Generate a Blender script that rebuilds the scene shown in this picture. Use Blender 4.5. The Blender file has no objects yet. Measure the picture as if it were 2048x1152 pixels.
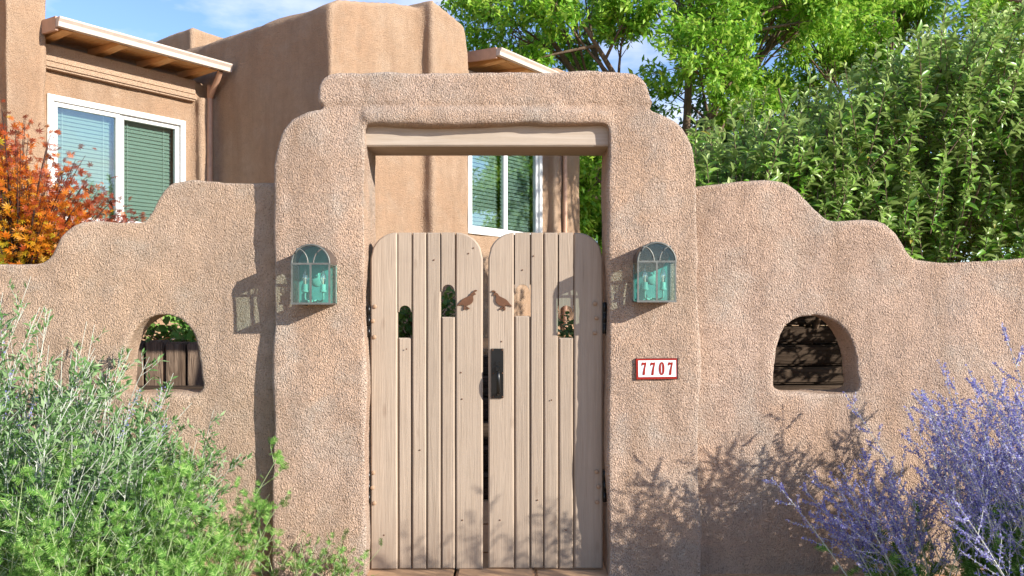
import bpy, bmesh, math, random
import numpy as np
from mathutils import Vector, noise as mnoise

SC = bpy.context.scene
COL = SC.collection
RNG = np.random.default_rng(7)
random.seed(7)

# ------------------------------------------------------------------ camera
CAM_D, CAM_H, FPX, HOR = 4.21, 1.45, 1600.0, 607.0      # metres to the arch face, eye height, focal length and horizon in photo pixels
cam_d = bpy.data.cameras.new('camera')
cam_d.sensor_width = 36.0
cam_d.lens = 36.0 * FPX / 2048.0
cam_d.shift_y = (HOR - 576.0) / 2048.0
cam_d.clip_start = 0.05
cam_d.clip_end = 2000
cam = bpy.data.objects.new('camera', cam_d)
cam.location = (0, -CAM_D, CAM_H)
cam.rotation_euler = (math.radians(90), 0, 0)
COL.objects.link(cam)
SC.camera = cam

# ------------------------------------------------------------------ sky and sun
SUN_TRAVEL = Vector((-1.63, 1.0, -0.70)).normalized()
elev = math.asin(-SUN_TRAVEL.z)
rot = math.atan2(-SUN_TRAVEL.x, -SUN_TRAVEL.y)
w = bpy.data.worlds.new('World'); SC.world = w; w.use_nodes = True
nt = w.node_tree
for n in list(nt.nodes): nt.nodes.remove(n)
sky = nt.nodes.new('ShaderNodeTexSky'); sky.sky_type = 'NISHITA'; sky.sun_disc = False
sky.sun_elevation = elev; sky.sun_rotation = rot
sky.altitude = 1600; sky.air_density = 1.0; sky.dust_density = 0.3; sky.ozone_density = 3.0
tc = nt.nodes.new('ShaderNodeTexCoord')
mp = nt.nodes.new('ShaderNodeMapping'); mp.inputs['Scale'].default_value = (2.2, 2.2, 6.5); mp.inputs['Location'].default_value = (0.35, 0.2, 0.55)
cn = nt.nodes.new('ShaderNodeTexNoise'); cn.inputs['Scale'].default_value = 2.3; cn.inputs['Detail'].default_value = 8; cn.inputs['Roughness'].default_value = 0.55
cr = nt.nodes.new('ShaderNodeValToRGB'); cr.color_ramp.elements[0].position = 0.48; cr.color_ramp.elements[1].position = 0.78
cr.color_ramp.elements[1].color = (0.75, 0.75, 0.75, 1)
mx = nt.nodes.new('ShaderNodeMix'); mx.data_type = 'RGBA'
mx.inputs['B'].default_value = (5.2, 5.1, 5.3, 1)
bg = nt.nodes.new('ShaderNodeBackground'); bg.inputs['Strength'].default_value = 0.145
ow = nt.nodes.new('ShaderNodeOutputWorld')
nt.links.new(tc.outputs['Generated'], mp.inputs['Vector']); nt.links.new(mp.outputs['Vector'], cn.inputs['Vector'])
nt.links.new(cn.outputs['Fac'], cr.inputs['Fac']); nt.links.new(cr.outputs['Color'], mx.inputs['Factor'])
tn = nt.nodes.new('ShaderNodeMix'); tn.data_type = 'RGBA'; tn.blend_type = 'MULTIPLY'; tn.inputs['Factor'].default_value = 1.0; tn.inputs['B'].default_value = (1.0, 0.96, 1.0, 1)
nt.links.new(sky.outputs['Color'], tn.inputs['A']); nt.links.new(tn.outputs['Result'], mx.inputs['A']); nt.links.new(mx.outputs['Result'], bg.inputs['Color'])
nt.links.new(bg.outputs['Background'], ow.inputs['Surface'])

sl = bpy.data.lights.new('sun', 'SUN'); sl.energy = 4.6; sl.angle = math.radians(0.5); sl.color = (1.0, 0.945, 0.86)
so = bpy.data.objects.new('sun', sl); so.rotation_euler = SUN_TRAVEL.to_track_quat('-Z', 'Y').to_euler(); so.location = (8, -6, 8)
COL.objects.link(so)
SC.view_settings.view_transform = 'Standard'; SC.view_settings.look = 'None'
SC.view_settings.exposure = 0.95; SC.view_settings.gamma = 1.0

# ------------------------------------------------------------------ helpers
def W(px, py, Y=0.0):
    """photo pixel at a given depth behind the arch face -> x, z in metres"""
    d = CAM_D + Y
    return ((px - 1024.0) * d / FPX, CAM_H - (py - HOR) * d / FPX)

def lin(r, g, b):
    f = lambda c: (c / 255 / 12.92) if c / 255 <= 0.04045 else ((c / 255 + 0.055) / 1.055) ** 2.4
    return (f(r), f(g), f(b), 1)

def tag(o, label=None, cat=None, group=None, kind=None):
    if label: o['label'] = label
    if cat: o['category'] = cat
    if group: o['group'] = group
    if kind: o['kind'] = kind
    return o

def link(name, me, mat=None, parent=None, loc=None, smooth=False):
    o = bpy.data.objects.new(name, me); COL.objects.link(o)
    if mat is not None and me is not None and len(me.materials) == 0: me.materials.append(mat)
    if parent is not None: o.parent = parent
    if loc is not None: o.location = loc
    if smooth and me is not None: me.polygons.foreach_set('use_smooth', [True] * len(me.polygons))
    return o

def thing(name, label, cat, loc=(0, 0, 0), rz=0, group=None):
    o = link(name, None, loc=loc); o.rotation_euler = (0, 0, rz); o.empty_display_size = 0.2
    return tag(o, label, cat, group)

def arr_mesh(name, V, F3=None, F4=None, colors=None, smooth=False):
    me = bpy.data.meshes.new(name)
    V = np.asarray(V, dtype=np.float32).reshape(-1, 3)
    me.vertices.add(len(V)); me.vertices.foreach_set('co', V.ravel())
    idx, st, cnt = [], [], 0
    if F3 is not None and len(F3):
        F3 = np.asarray(F3, dtype=np.int32).reshape(-1, 3); idx.append(F3.ravel()); st.append(np.arange(len(F3)) * 3); cnt = F3.size
    if F4 is not None and len(F4):
        F4 = np.asarray(F4, dtype=np.int32).reshape(-1, 4); idx.append(F4.ravel()); st.append(cnt + np.arange(len(F4)) * 4)
    idx = np.concatenate(idx).astype(np.int32); st = np.concatenate(st).astype(np.int32)
    me.loops.add(len(idx)); me.loops.foreach_set('vertex_index', idx)
    me.polygons.add(len(st)); me.polygons.foreach_set('loop_start', st)
    me.update(calc_edges=True); me.validate()
    me.polygons.foreach_set('use_smooth', np.full(len(me.polygons), bool(smooth)))
    if colors is not None:
        a = me.color_attributes.new('Col', 'FLOAT_COLOR', 'POINT')
        c = np.ones((len(V), 4), dtype=np.float32); c[:, :3] = colors
        a.data.foreach_set('color', c.ravel())
    return me

def nrm(a):
    return a / np.maximum(np.linalg.norm(a, axis=-1, keepdims=True), 1e-9)

def tubes(P, R, sides=5):
    """P (M,K,3) polylines, R (M,K) radii -> verts, quads"""
    P = np.asarray(P, float); R = np.asarray(R, float); M, K, _ = P.shape
    T = nrm(np.gradient(P, axis=1))
    ref = np.where(np.abs(T[..., 2:3]) > 0.8, np.array([1.0, 0.13, 0]), np.array([0, 0.1, 1.0]))
    S = nrm(np.cross(T, ref)); U = np.cross(S, T)
    a = np.arange(sides) * 2 * math.pi / sides
    V = P[:, :, None, :] + R[:, :, None, None] * (np.cos(a)[None, None, :, None] * S[:, :, None, :] + np.sin(a)[None, None, :, None] * U[:, :, None, :])
    m = np.arange(M)[:, None, None] * K * sides; k = np.arange(K - 1)[None, :, None] * sides
    j = np.arange(sides)[None, None, :]; j2 = (j + 1) % sides
    F = np.stack([m + k + j, m + k + j2, m + k + sides + j2, m + k + sides + j], -1).reshape(-1, 4)
    return V.reshape(-1, 3), F

def join_vf(parts):
    Vs, Fs, o = [], [], 0
    for V, F in parts:
        Vs.append(V); Fs.append(F + o); o += len(V)
    return np.concatenate(Vs), np.concatenate(Fs)

def scatter(tv, tf, pos, dr, up, ln, wd=None, col=None):
    """copies of a template (x across, y along, z up) -> verts, faces(list of tri), colours"""
    tv = np.asarray(tv, float); tf = np.asarray(tf, int)
    dr = nrm(dr); sd = nrm(np.cross(dr, up)); u2 = np.cross(sd, dr)
    if wd is None: wd = ln
    V = (pos[:, None, :] + (tv[None, :, 0, None] * wd[:, None, None]) * sd[:, None, :]
         + (tv[None, :, 1, None] * ln[:, None, None]) * dr[:, None, :] + (tv[None, :, 2, None] * ln[:, None, None]) * u2[:, None, :])
    N, k = len(pos), len(tv)
    F = tf[None] + (np.arange(N) * k)[:, None, None]
    C = None if col is None else np.repeat(col, k, axis=0)
    return V.reshape(-1, 3), F.reshape(-1, tf.shape[1]), C

def box_vf(x0, x1, y0, y1, z0, z1):
    V = [(x0, y0, z0), (x1, y0, z0), (x1, y1, z0), (x0, y1, z0), (x0, y0, z1), (x1, y0, z1), (x1, y1, z1), (x0, y1, z1)]
    F = [(0, 3, 2, 1), (4, 5, 6, 7), (0, 1, 5, 4), (1, 2, 6, 5), (2, 3, 7, 6), (3, 0, 4, 7)]
    return np.array(V, float), np.array(F, int)

def bevel_mesh(me, w, seg=2):
    bm = bmesh.new(); bm.from_mesh(me)
    ed = [e for e in bm.edges if len(e.link_faces) == 2 and e.calc_face_angle(0) > 0.35]
    bmesh.ops.bevel(bm, geom=ed, offset=w, segments=seg, affect='EDGES', clamp_overlap=True)
    bm.to_mesh(me); bm.free()
    return me

def box(name, x0, x1, y0, y1, z0, z1, mat, parent=None, bev=0.0, seg=2):
    V, F = box_vf(min(x0, x1), max(x0, x1), min(y0, y1), max(y0, y1), min(z0, z1), max(z0, z1))
    me = arr_mesh(name, V, F4=F)
    if bev: bevel_mesh(me, bev, seg)
    return link(name, me, mat, parent)

def poly_mesh(name, loops, y0, y1, bev=0.0, seg=2):
    """loops of (x,z) outlines (holes allowed), filled and extruded from y0 (front) to y1 (back)"""
    bm = bmesh.new(); edges = []
    for lp in loops:
        vs = [bm.verts.new((x, y0, z)) for x, z in lp]
        edges += [bm.edges.new((vs[i], vs[(i + 1) % len(vs)])) for i in range(len(vs))]
    bmesh.ops.triangle_fill(bm, use_beauty=True, use_dissolve=len(loops) == 1, edges=edges)
    fs = list(bm.faces)
    r = bmesh.ops.extrude_face_region(bm, geom=fs)
    for v in [g for g in r['geom'] if isinstance(g, bmesh.types.BMVert)]: v.co.y = y1
    bmesh.ops.recalc_face_normals(bm, faces=bm.faces)
    if bev:
        ed = [e for e in bm.edges if len(e.link_faces) == 2 and e.calc_face_angle(0) > 0.6 and abs(e.verts[0].co.y - y0) < 1e-6 and abs(e.verts[1].co.y - y0) < 1e-6]
        bmesh.ops.bevel(bm, geom=ed, offset=bev, segments=seg, affect='EDGES', clamp_overlap=True)
    me = bpy.data.meshes.new(name); bm.to_mesh(me); bm.free()
    return me

def spline(pts, n=6, closed=False):
    """Catmull-Rom through points"""
    P = [np.array(p, float) for p in pts]; out = []
    N = len(P); rng = range(N if closed else N - 1)
    for i in rng:
        g = (lambda k: P[k % N]) if closed else (lambda k: P[min(max(k, 0), N - 1)])
        a, b, c, d = g(i - 1), g(i), g(i + 1), g(i + 2)
        for t in np.linspace(0, 1, n, endpoint=False):
            out.append(0.5 * ((2 * b) + (-a + c) * t + (2 * a - 5 * b + 4 * c - d) * t * t + (-a + 3 * b - 3 * c + d) * t ** 3))
    if not closed: out.append(P[-1])
    return [tuple(p) for p in out]

def adobe(name, meshes, voxel, smooth_it, mat, amp=(0.010, 0.003), parent=None, fac=0.5):
    """closed shapes melted into one soft hand-plastered body"""
    bm = bmesh.new()
    for m in meshes: bm.from_mesh(m)
    me = bpy.data.meshes.new(name + '_raw'); bm.to_mesh(me); bm.free()
    o = bpy.data.objects.new(name + '_raw', me); COL.objects.link(o)
    r = o.modifiers.new('r', 'REMESH'); r.mode = 'VOXEL'; r.voxel_size = voxel
    s = o.modifiers.new('s', 'SMOOTH'); s.factor = fac; s.iterations = smooth_it
    dg = bpy.context.evaluated_depsgraph_get()
    me2 = bpy.data.meshes.new_from_object(o.evaluated_get(dg))
    bpy.data.objects.remove(o); bpy.data.meshes.remove(me)
    n = len(me2.vertices); co = np.empty(n * 3, np.float32); no = np.empty(n * 3, np.float32)
    me2.vertices.foreach_get('co', co); me2.vertices.foreach_get('normal', no)
    co = co.reshape(-1, 3); no = no.reshape(-1, 3)
    d = np.array([amp[0] * mnoise.noise((p[0] * 2.3, p[1] * 2.3, p[2] * 2.3)) + amp[1] * mnoise.noise((p[0] * 7, p[1] * 7, p[2] * 5)) + amp[1] * 0.35 * mnoise.noise((p[0] * 21, p[1] * 21, p[2] * 21)) for p in co.tolist()], np.float32)
    co = co + no * d[:, None]
    me2.vertices.foreach_set('co', co.ravel()); me2.name = name
    me2.polygons.foreach_set('use_smooth', np.ones(len(me2.polygons), dtype=bool)); me2.update()
    me2.materials.clear()
    return link(name, me2, mat, parent)

# ------------------------------------------------------------------ materials
class NT:
    def __init__(s, name):
        s.m = bpy.data.materials.new(name); s.m.use_nodes = True; s.t = s.m.node_tree
        for n in list(s.t.nodes): s.t.nodes.remove(n)
        s.out = s.n('ShaderNodeOutputMaterial')
    def n(s, typ, **kw):
        nd = s.t.nodes.new(typ)
        for k, v in kw.items():
            if k in nd.inputs: nd.inputs[k].default_value = v
            else: setattr(nd, k, v)
        return nd
    def l(s, a, b): s.t.links.new(a, b)
    def coords(s, scale=(1, 1, 1), rnd=0.0):
        t = s.n('ShaderNodeTexCoord'); m = s.n('ShaderNodeMapping'); m.inputs['Scale'].default_value = scale
        if rnd:
            oi = s.n('ShaderNodeObjectInfo'); mu = s.n('ShaderNodeMath', operation='MULTIPLY'); mu.inputs[1].default_value = rnd
            s.l(oi.outputs['Random'], mu.inputs[0]); ad = s.n('ShaderNodeVectorMath', operation='ADD')
            s.l(t.outputs['Object'], ad.inputs[0]); s.l(mu.outputs[0], ad.inputs[1]); s.l(ad.outputs[0], m.inputs['Vector'])
        else: s.l(t.outputs['Object'], m.inputs['Vector'])
        return m.outputs['Vector']
    def noise(s, vec, scale, detail=4, rough=0.55, dist=0.0):
        n = s.n('ShaderNodeTexNoise'); n.inputs['Scale'].default_value = scale; n.inputs['Detail'].default_value = detail
        n.inputs['Roughness'].default_value = rough; n.inputs['Distortion'].default_value = dist; s.l(vec, n.inputs['Vector']); return n.outputs['Fac']
    def ramp(s, fac, stops):
        r = s.n('ShaderNodeValToRGB'); e = r.color_ramp.elements
        while len(e) < len(stops): e.new(0.5)
        for i, (p, c) in enumerate(stops): e[i].position = p; e[i].color = c if len(c) == 4 else (*c, 1)
        s.l(fac, r.inputs['Fac']); return r.outputs['Color']
    def mix(s, fac, a, b, blend='MIX'):
        m = s.n('ShaderNodeMix', data_type='RGBA', blend_type=blend)
        for v, i in ((fac, m.inputs['Factor']), (a, m.inputs['A']), (b, m.inputs['B'])):
            if hasattr(v, 'is_linked'): s.l(v, i)
            else: i.default_value = v
        return m.outputs['Result']
    def bump(s, h, strength, dist, nrm=None):
        b = s.n('ShaderNodeBump'); b.inputs['Strength'].default_value = strength; b.inputs['Distance'].default_value = dist
        s.l(h, b.inputs['Height'])
        if nrm is not None: s.l(nrm, b.inputs['Normal'])
        return b.outputs['Normal']
    def pbr(s, color, rough=0.8, normal=None, metal=0.0, spec=0.3):
        p = s.n('ShaderNodeBsdfPrincipled'); p.inputs['Metallic'].default_value = metal; p.inputs['Specular IOR Level'].default_value = spec
        if hasattr(color, 'is_linked'): s.l(color, p.inputs['Base Color'])
        else: p.inputs['Base Color'].default_value = color
        if hasattr(rough, 'is_linked'): s.l(rough, p.inputs['Roughness'])
        else: p.inputs['Roughness'].default_value = rough
        if normal is not None: s.l(normal, p.inputs['Normal'])
        return p.outputs['BSDF']
    def done(s, sh):
        s.l(sh, s.out.inputs['Surface']); return s.m

def g(v, a=1): return (v, v, v, a)

def m_stucco(name, base, warm, grey, grain=134, bump=1.0, dist=0.0145, pit_shade=0.85, mott=1.15):
    """sandy hand-thrown plaster: patchy colour, rain streaks, paler arrises, sharp grain with shade painted in its pits"""
    s = NT(name); v = s.coords()
    mul = lambda c, k: tuple(x * k for x in c[:3]) + (1,)
    big = s.noise(v, 1.1, 5, 0.6, 0.3); mid = s.noise(v, 3.6, 5, 0.62, 0.2); sm = s.noise(v, 11, 4, 0.65)
    c = s.mix(s.ramp(big, [(0.38, g(0)), (0.62, g(1))]), base, warm)
    c = s.mix(s.ramp(mid, [(0.48, g(0)), (0.70, g(0.85 * mott))]), c, grey)
    st = s.noise(s.coords((5.0, 5.0, 0.8)), 1.0, 5, 0.65, 0.4)
    c = s.mix(s.ramp(st, [(0.47, g(0)), (0.72, g(min(1, 0.78 * mott)))]), c, mul(warm, 0.68))
    c = s.mix(s.ramp(sm, [(0.42, g(0)), (0.74, g(0.65 * mott))]), c, mul(base, 0.72))
    ge = s.n('ShaderNodeNewGeometry')
    c = s.mix(s.ramp(ge.outputs['Pointiness'], [(0.505, g(0)), (0.56, g(0.55))]), c, mul(grey, 1.22))  # convex edges made paler
    gr = s.noise(s.coords((1.25, 1.0, 0.85)), grain, 2, 0.5, 0.5)
    gr2 = s.noise(v, grain * 0.42, 3, 0.6)
    c = s.mix(s.ramp(gr, [(0.30, g(pit_shade)), (0.45, g(0))]), c, mul(base, 0.45))  # grain pits darkened in the colour, standing for their small shadows
    h = s.n('ShaderNodeMath', operation='ADD'); s.l(s.ramp(gr, [(0.3, g(0)), (0.7, g(1))]), h.inputs[0])
    h2 = s.n('ShaderNodeMath', operation='MULTIPLY'); h2.inputs[1].default_value = 0.8; s.l(gr2, h2.inputs[0]); s.l(h2.outputs[0], h.inputs[1])
    tw = s.bump(s.noise(s.coords((1.3, 1.0, 0.8)), 16, 4, 0.6, 0.6), 0.5 * bump, 0.02)
    return s.done(s.pbr(c, 0.95, s.bump(h.outputs[0], bump, dist, tw), spec=0.1))

def m_wood(name, c1, c2, scale=(55, 55, 2.6), rough=0.7, bump=0.5, dist=0.004, rnd=37.0, var=0.12, spec=0.25, dirt=False):
    s = NT(name); v = s.coords(scale, rnd)
    n = s.noise(v, 1.0, 5, 0.65, 1.2); v2 = s.coords((1, 1, 1), rnd); b = s.noise(v2, 6, 4, 0.6)
    c = s.mix(s.ramp(n, [(0.35, g(0)), (0.7, g(1))]), c1, c2)
    c = s.mix(s.ramp(b, [(0.45, g(0)), (0.8, g(0.35))]), c, tuple(x * 0.7 for x in c1[:3]) + (1,))
    if dirt:
        t = s.n('ShaderNodeTexCoord'); sx = s.n('ShaderNodeSeparateXYZ'); s.l(t.outputs['Object'], sx.inputs[0])
        mr0 = s.n('ShaderNodeMapRange'); mr0.inputs['From Min'].default_value = 0.02; mr0.inputs['From Max'].default_value = 0.42
        mr0.inputs['To Min'].default_value = 0.75; mr0.inputs['To Max'].default_value = 0.0; s.l(sx.outputs['Z'], mr0.inputs['Value'])
        dn = s.n('ShaderNodeMath', operation='MULTIPLY'); s.l(mr0.outputs[0], dn.inputs[0]); s.l(s.noise(s.coords((9, 9, 3), rnd), 2.0, 5, 0.7), dn.inputs[1])
        c = s.mix(dn.outputs[0], c, lin(118, 98, 84))
        vk = s.coords((16, 16, 5), rnd); vo = s.n('ShaderNodeTexVoronoi'); vo.inputs['Scale'].default_value = 0.55; s.l(vk, vo.inputs['Vector'])
        c = s.mix(s.ramp(vo.outputs['Distance'], [(0.05, g(0.35)), (0.13, g(0.0))]), c, lin(112, 90, 72))
        c = s.mix(s.ramp(s.noise(s.coords((110, 110, 1.6), rnd), 1.0, 2, 0.5), [(0.27, g(0.5)), (0.33, g(0))]), c, lin(96, 80, 66))
    oi = s.n('ShaderNodeObjectInfo')
    hv = s.n('ShaderNodeHueSaturation'); mr = s.n('ShaderNodeMapRange'); mr.inputs['To Min'].default_value = 1 - var; mr.inputs['To Max'].default_value = 1 + var
    s.l(oi.outputs['Random'], mr.inputs['Value']); s.l(mr.outputs[0], hv.inputs['Value']); s.l(c, hv.inputs['Color'])
    return s.done(s.pbr(hv.outputs['Color'], rough, s.bump(n, bump, dist), spec=spec))

def m_plain(name, c, rough=0.6, metal=0.0, spec=0.4, var=0.25, scale=14, bump=0.2, dist=0.002):
    s = NT(name); v = s.coords(); n = s.noise(v, scale, 5, 0.6)
    col = s.mix(s.ramp(n, [(0.35, g(0)), (0.75, g(1))]), c, tuple(x * (1 - var) for x in c[:3]) + (1,))
    return s.done(s.pbr(col, rough, s.bump(n, bump, dist), metal, spec))

def m_leaf(name, ca, cb, cc=None, trans=0.35, rough=0.45, spec=0.4, use_col=False, back=None):
    """leaf: colour drawn per leaf, some light passing through"""
    s = NT(name); ge = s.n('ShaderNodeNewGeometry')
    if use_col:
        at = s.n('ShaderNodeAttribute'); at.attribute_name = 'Col'; c = at.outputs['Color']
    else:
        st = [(0.0, ca), (1.0, cb)] if cc is None else [(0.0, ca), (0.55, cb), (1.0, cc)]
        c = s.ramp(ge.outputs['Random Per Island'], st)
    if back is not None: c = s.mix(ge.outputs['Backfacing'], c, back)
    p = s.pbr(c, rough, None, 0, spec)
    tr = s.n('ShaderNodeBsdfTranslucent'); tc_ = s.mix(0.5, c, (0.55, 0.75, 0.08, 1), 'MULTIPLY'); tm = s.mix(0.55, c, tc_)
    gm = s.n('ShaderNodeGamma'); gm.inputs['Gamma'].default_value = 0.8; s.l(c, gm.inputs['Color']); s.l(gm.outputs[0], tr.inputs['Color'])
    ms = s.n('ShaderNodeMixShader'); ms.inputs[0].default_value = trans; s.l(p, ms.inputs[1]); s.l(tr.outputs[0], ms.inputs[2])
    return s.done(ms.outputs[0])

def m_glass(name, tint, refl=0.25, rough=0.02, wob=0.0, hi=0.9):
    s = NT(name); t = s.n('ShaderNodeBsdfTransparent'); t.inputs['Color'].default_value = tint
    gl = s.n('ShaderNodeBsdfGlossy'); gl.inputs['Roughness'].default_value = rough
    if wob:
        v = s.coords(); s.l(s.bump(s.noise(v, 9, 2), wob, 0.01), gl.inputs['Normal'])
    lw = s.n('ShaderNodeLayerWeight'); lw.inputs['Blend'].default_value = 0.35
    mr = s.n('ShaderNodeMapRange'); mr.inputs['To Min'].default_value = refl; mr.inputs['To Max'].default_value = hi; s.l(lw.outputs['Fresnel'], mr.inputs['Value'])
    ms = s.n('ShaderNodeMixShader'); s.l(mr.outputs[0], ms.inputs[0]); s.l(t.outputs[0], ms.inputs[1]); s.l(gl.outputs[0], ms.inputs[2])
    return s.done(ms.outputs[0])

MAT = {}
MAT['arch'] = m_stucco('stucco_arch', (0.635, 0.465, 0.355, 1), (0.645, 0.44, 0.305, 1), (0.57, 0.475, 0.39, 1))
MAT['wall'] = m_stucco('stucco_wall', (0.66, 0.455, 0.31, 1), (0.64, 0.47, 0.35, 1), (0.55, 0.44, 0.34, 1), grain=138, dist=0.013, pit_shade=0.8)
MAT['wall_r'] = m_stucco('stucco_wall_pink', (0.635, 0.455, 0.345, 1), (0.645, 0.435, 0.30, 1), (0.58, 0.48, 0.39, 1))
MAT['house'] = m_stucco('stucco_house', (0.43, 0.292, 0.192, 1), (0.42, 0.265, 0.165, 1), (0.445, 0.322, 0.228, 1), grain=105, bump=0.9, dist=0.010, pit_shade=0.3, mott=0.8)
MAT['gate'] = m_wood('gate_paint', lin(169, 152, 134), lin(156, 139, 121), dirt=True, scale=(70, 70, 2.2), var=0.085, bump=0.8, dist=0.004)
MAT['gate_back'] = m_wood('gate_back_wood', lin(110, 90, 70), lin(85, 66, 50))
MAT['lintel'] = m_wood('lintel_paint', lin(182, 168, 152), lin(164, 148, 130), scale=(2.2, 40, 40), bump=0.5, var=0.02)
MAT['pine'] = m_wood('pine', lin(226, 184, 130), lin(202, 152, 98), scale=(40, 3, 40), bump=0.2)
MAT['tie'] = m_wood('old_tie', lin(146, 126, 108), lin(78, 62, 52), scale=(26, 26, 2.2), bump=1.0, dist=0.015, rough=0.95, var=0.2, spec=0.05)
MAT['tie_h_shaded'] = m_wood('old_tie_shaded', lin(92, 78, 66), lin(46, 37, 30), scale=(1.6, 26, 30), bump=1.0, dist=0.015, rough=0.95, var=0.2, spec=0.05)  # tie colour darkened to imitate the shade behind the right hole
MAT['white'] = m_plain('white_vinyl', lin(218, 218, 214), 0.4, var=0.12)
MAT['gutter'] = m_plain('gutter_paint', lin(196, 180, 166), 0.45, var=0.2)
MAT['downspout'] = m_plain('downspout_paint', lin(190, 150, 124), 0.55, var=0.2)
MAT['roof'] = m_plain('roof_membrane', lin(190, 160, 130), 0.9, var=0.2)
MAT['blind'] = m_plain('blind_slat', lin(164, 172, 164), 0.6, var=0.05)
MAT['room'] = m_plain('room_dark', lin(60, 66, 66), 0.9)
MAT['pane'] = m_glass('window_glass', (0.80, 0.89, 0.86, 1), refl=0.14, hi=0.5)
MAT['lamp_glass'] = m_glass('lantern_glass', (0.88, 0.95, 0.94, 1), refl=0.03, wob=0.0, hi=0.22)
MAT['bulb_glass'] = m_glass('bulb_glass', (0.97, 0.97, 0.95, 1), refl=0.22, hi=0.8)
MAT['came'] = m_plain('lead_came', lin(120, 122, 116), 0.5, metal=0.5, var=0.4, scale=30)
MAT['hood'] = m_plain('aged_copper', lin(104, 92, 84), 0.55, metal=0.4, var=0.4, scale=25)
MAT['verdigris'] = m_plain('verdigris', lin(104, 182, 164), 0.6, metal=0.0, var=0.4, scale=18)
MAT['verdigris_shaded'] = m_plain('verdigris_shaded', lin(74, 158, 148), 0.6, metal=0.0, var=0.6, scale=9)  # darker verdigris copy, interior shade of the lantern put into the colour
MAT['filament'] = m_plain('bulb_stem', lin(230, 225, 205), 0.4)
MAT['rust'] = m_plain('rusted_steel', lin(104, 70, 48), 0.75, metal=0.1, var=0.3, scale=60)
MAT['black'] = m_plain('black_iron', lin(22, 22, 21), 0.32, metal=0.3, spec=0.6, var=0.3)
MAT['screw'] = m_plain('screw_steel', lin(170, 168, 160), 0.35, metal=0.9)
MAT['bolt'] = m_plain('bolt_painted', lin(170, 140, 112), 0.6)
MAT['tile_red'] = m_plain('tile_red', lin(150, 34, 24), 0.22, spec=0.5, var=0.2)
MAT['tile_white'] = m_plain('tile_white', lin(232, 236, 238), 0.2, spec=0.5, var=0.04)
MAT['tile_edge'] = m_plain('tile_edge', lin(52, 36, 34), 0.5)
MAT['stone'] = m_plain('flagstone', lin(196, 158, 122), 0.9, var=0.3, scale=7, bump=0.5, dist=0.01)
MAT['bark'] = m_plain('bark', lin(118, 98, 80), 0.95, var=0.45, scale=18, bump=0.8, dist=0.02)
MAT['bark_red'] = m_plain('bark_dark', lin(72, 50, 42), 0.9, var=0.4, scale=22)
MAT['stem_grey'] = m_plain('stem_silver', lin(196, 200, 186), 0.8, var=0.15)
MAT['stem_green'] = m_plain('stem_green', lin(150, 168, 120), 0.8, var=0.2)
def m_soil():
    s = NT('soil'); v = s.coords(); a = s.noise(v, 0.8, 6, 0.6); b = s.noise(v, 22, 5, 0.7); f = s.noise(v, 90, 3)
    c = s.mix(s.ramp(a, [(0.35, g(0)), (0.7, g(1))]), lin(206, 164, 120), lin(184, 140, 100))
    c = s.mix(s.ramp(b, [(0.4, g(0.0)), (0.75, g(0.8))]), c, lin(216, 184, 148))
    c = s.mix(s.ramp(f, [(0.3, g(0.6)), (0.5, g(0))]), c, lin(84, 64, 50))
    return s.done(s.pbr(c, 0.98, s.bump(b, 0.8, 0.03), spec=0.1))
MAT['soil'] = m_soil()
MAT['leaf_shrub'] = m_leaf('leaf_shrub', lin(80, 124, 36), lin(114, 158, 50), lin(152, 184, 84), use_col=True, trans=0.40, rough=0.36, spec=0.6, back=lin(138, 162, 84))
MAT['leaf_tree'] = m_leaf('leaf_tree', lin(86, 140, 30), lin(128, 178, 44), lin(180, 206, 80), trans=0.45, rough=0.5)
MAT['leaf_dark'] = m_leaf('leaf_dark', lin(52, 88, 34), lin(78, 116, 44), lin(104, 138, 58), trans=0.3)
MAT['leaf_maple'] = m_leaf('leaf_maple', None, None, use_col=True, trans=0.4, rough=0.5)
MAT['leaf_sage'] = m_leaf('leaf_sage', lin(72, 106, 54), lin(98, 134, 76), lin(150, 172, 126), trans=0.3, rough=0.7, spec=0.2)
MAT['leaf_fern'] = m_leaf('leaf_fern', lin(66, 108, 40), lin(94, 138, 54), lin(146, 178, 98), trans=0.22, rough=0.65, spec=0.2)
MAT['flower'] = m_leaf('flower_violet', lin(108, 105, 178), lin(142, 141, 200), lin(196, 196, 218), trans=0.3, rough=0.8, spec=0.1)
MAT['leaf_dry'] = m_leaf('leaf_dry', lin(196, 150, 70), lin(204, 120, 60), lin(206, 186, 150), trans=0.1, rough=0.8)

# ------------------------------------------------------------------ ground
def grid_ground():
    V, F = box_vf(-300, 300, -300, 300, -1.2, 0.0)
    return arr_mesh('ground', V, F4=F)
tag(link('ground', grid_ground(), MAT['soil']), kind='structure')

def terrace():
    """raised planting ground behind the wall that the house stands on"""
    bm = bmesh.new()
    pts = [(-9, 1.94), (-1.42, 1.94), (-1.42, 2.9), (0.95, 2.9), (0.95, 1.9), (12, 1.9), (12, 16), (-9, 16)]
    top = [bm.verts.new((x, y, 1.05)) for x, y in pts]; bot = [bm.verts.new((x, y, -0.1)) for x, y in pts]
    bm.faces.new(top); n = len(pts)
    for i in range(n): bm.faces.new((bot[i], bot[(i + 1) % n], top[(i + 1) % n], top[i]))
    bmesh.ops.recalc_face_normals(bm, faces=bm.faces)
    me = bpy.data.meshes.new('terrace'); bm.to_mesh(me); bm.free(); return me
tag(link('terrace', terrace(), MAT['soil']), kind='structure')

# ------------------------------------------------------------------ adobe gateway and garden walls
Z0 = -0.15
AT = 0.34                                   # arch thickness
XL, XR = -0.775, 0.503                      # gate opening
def px_loop(pts, Y=0.0): return [W(x, y, Y) for x, y in pts]

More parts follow.
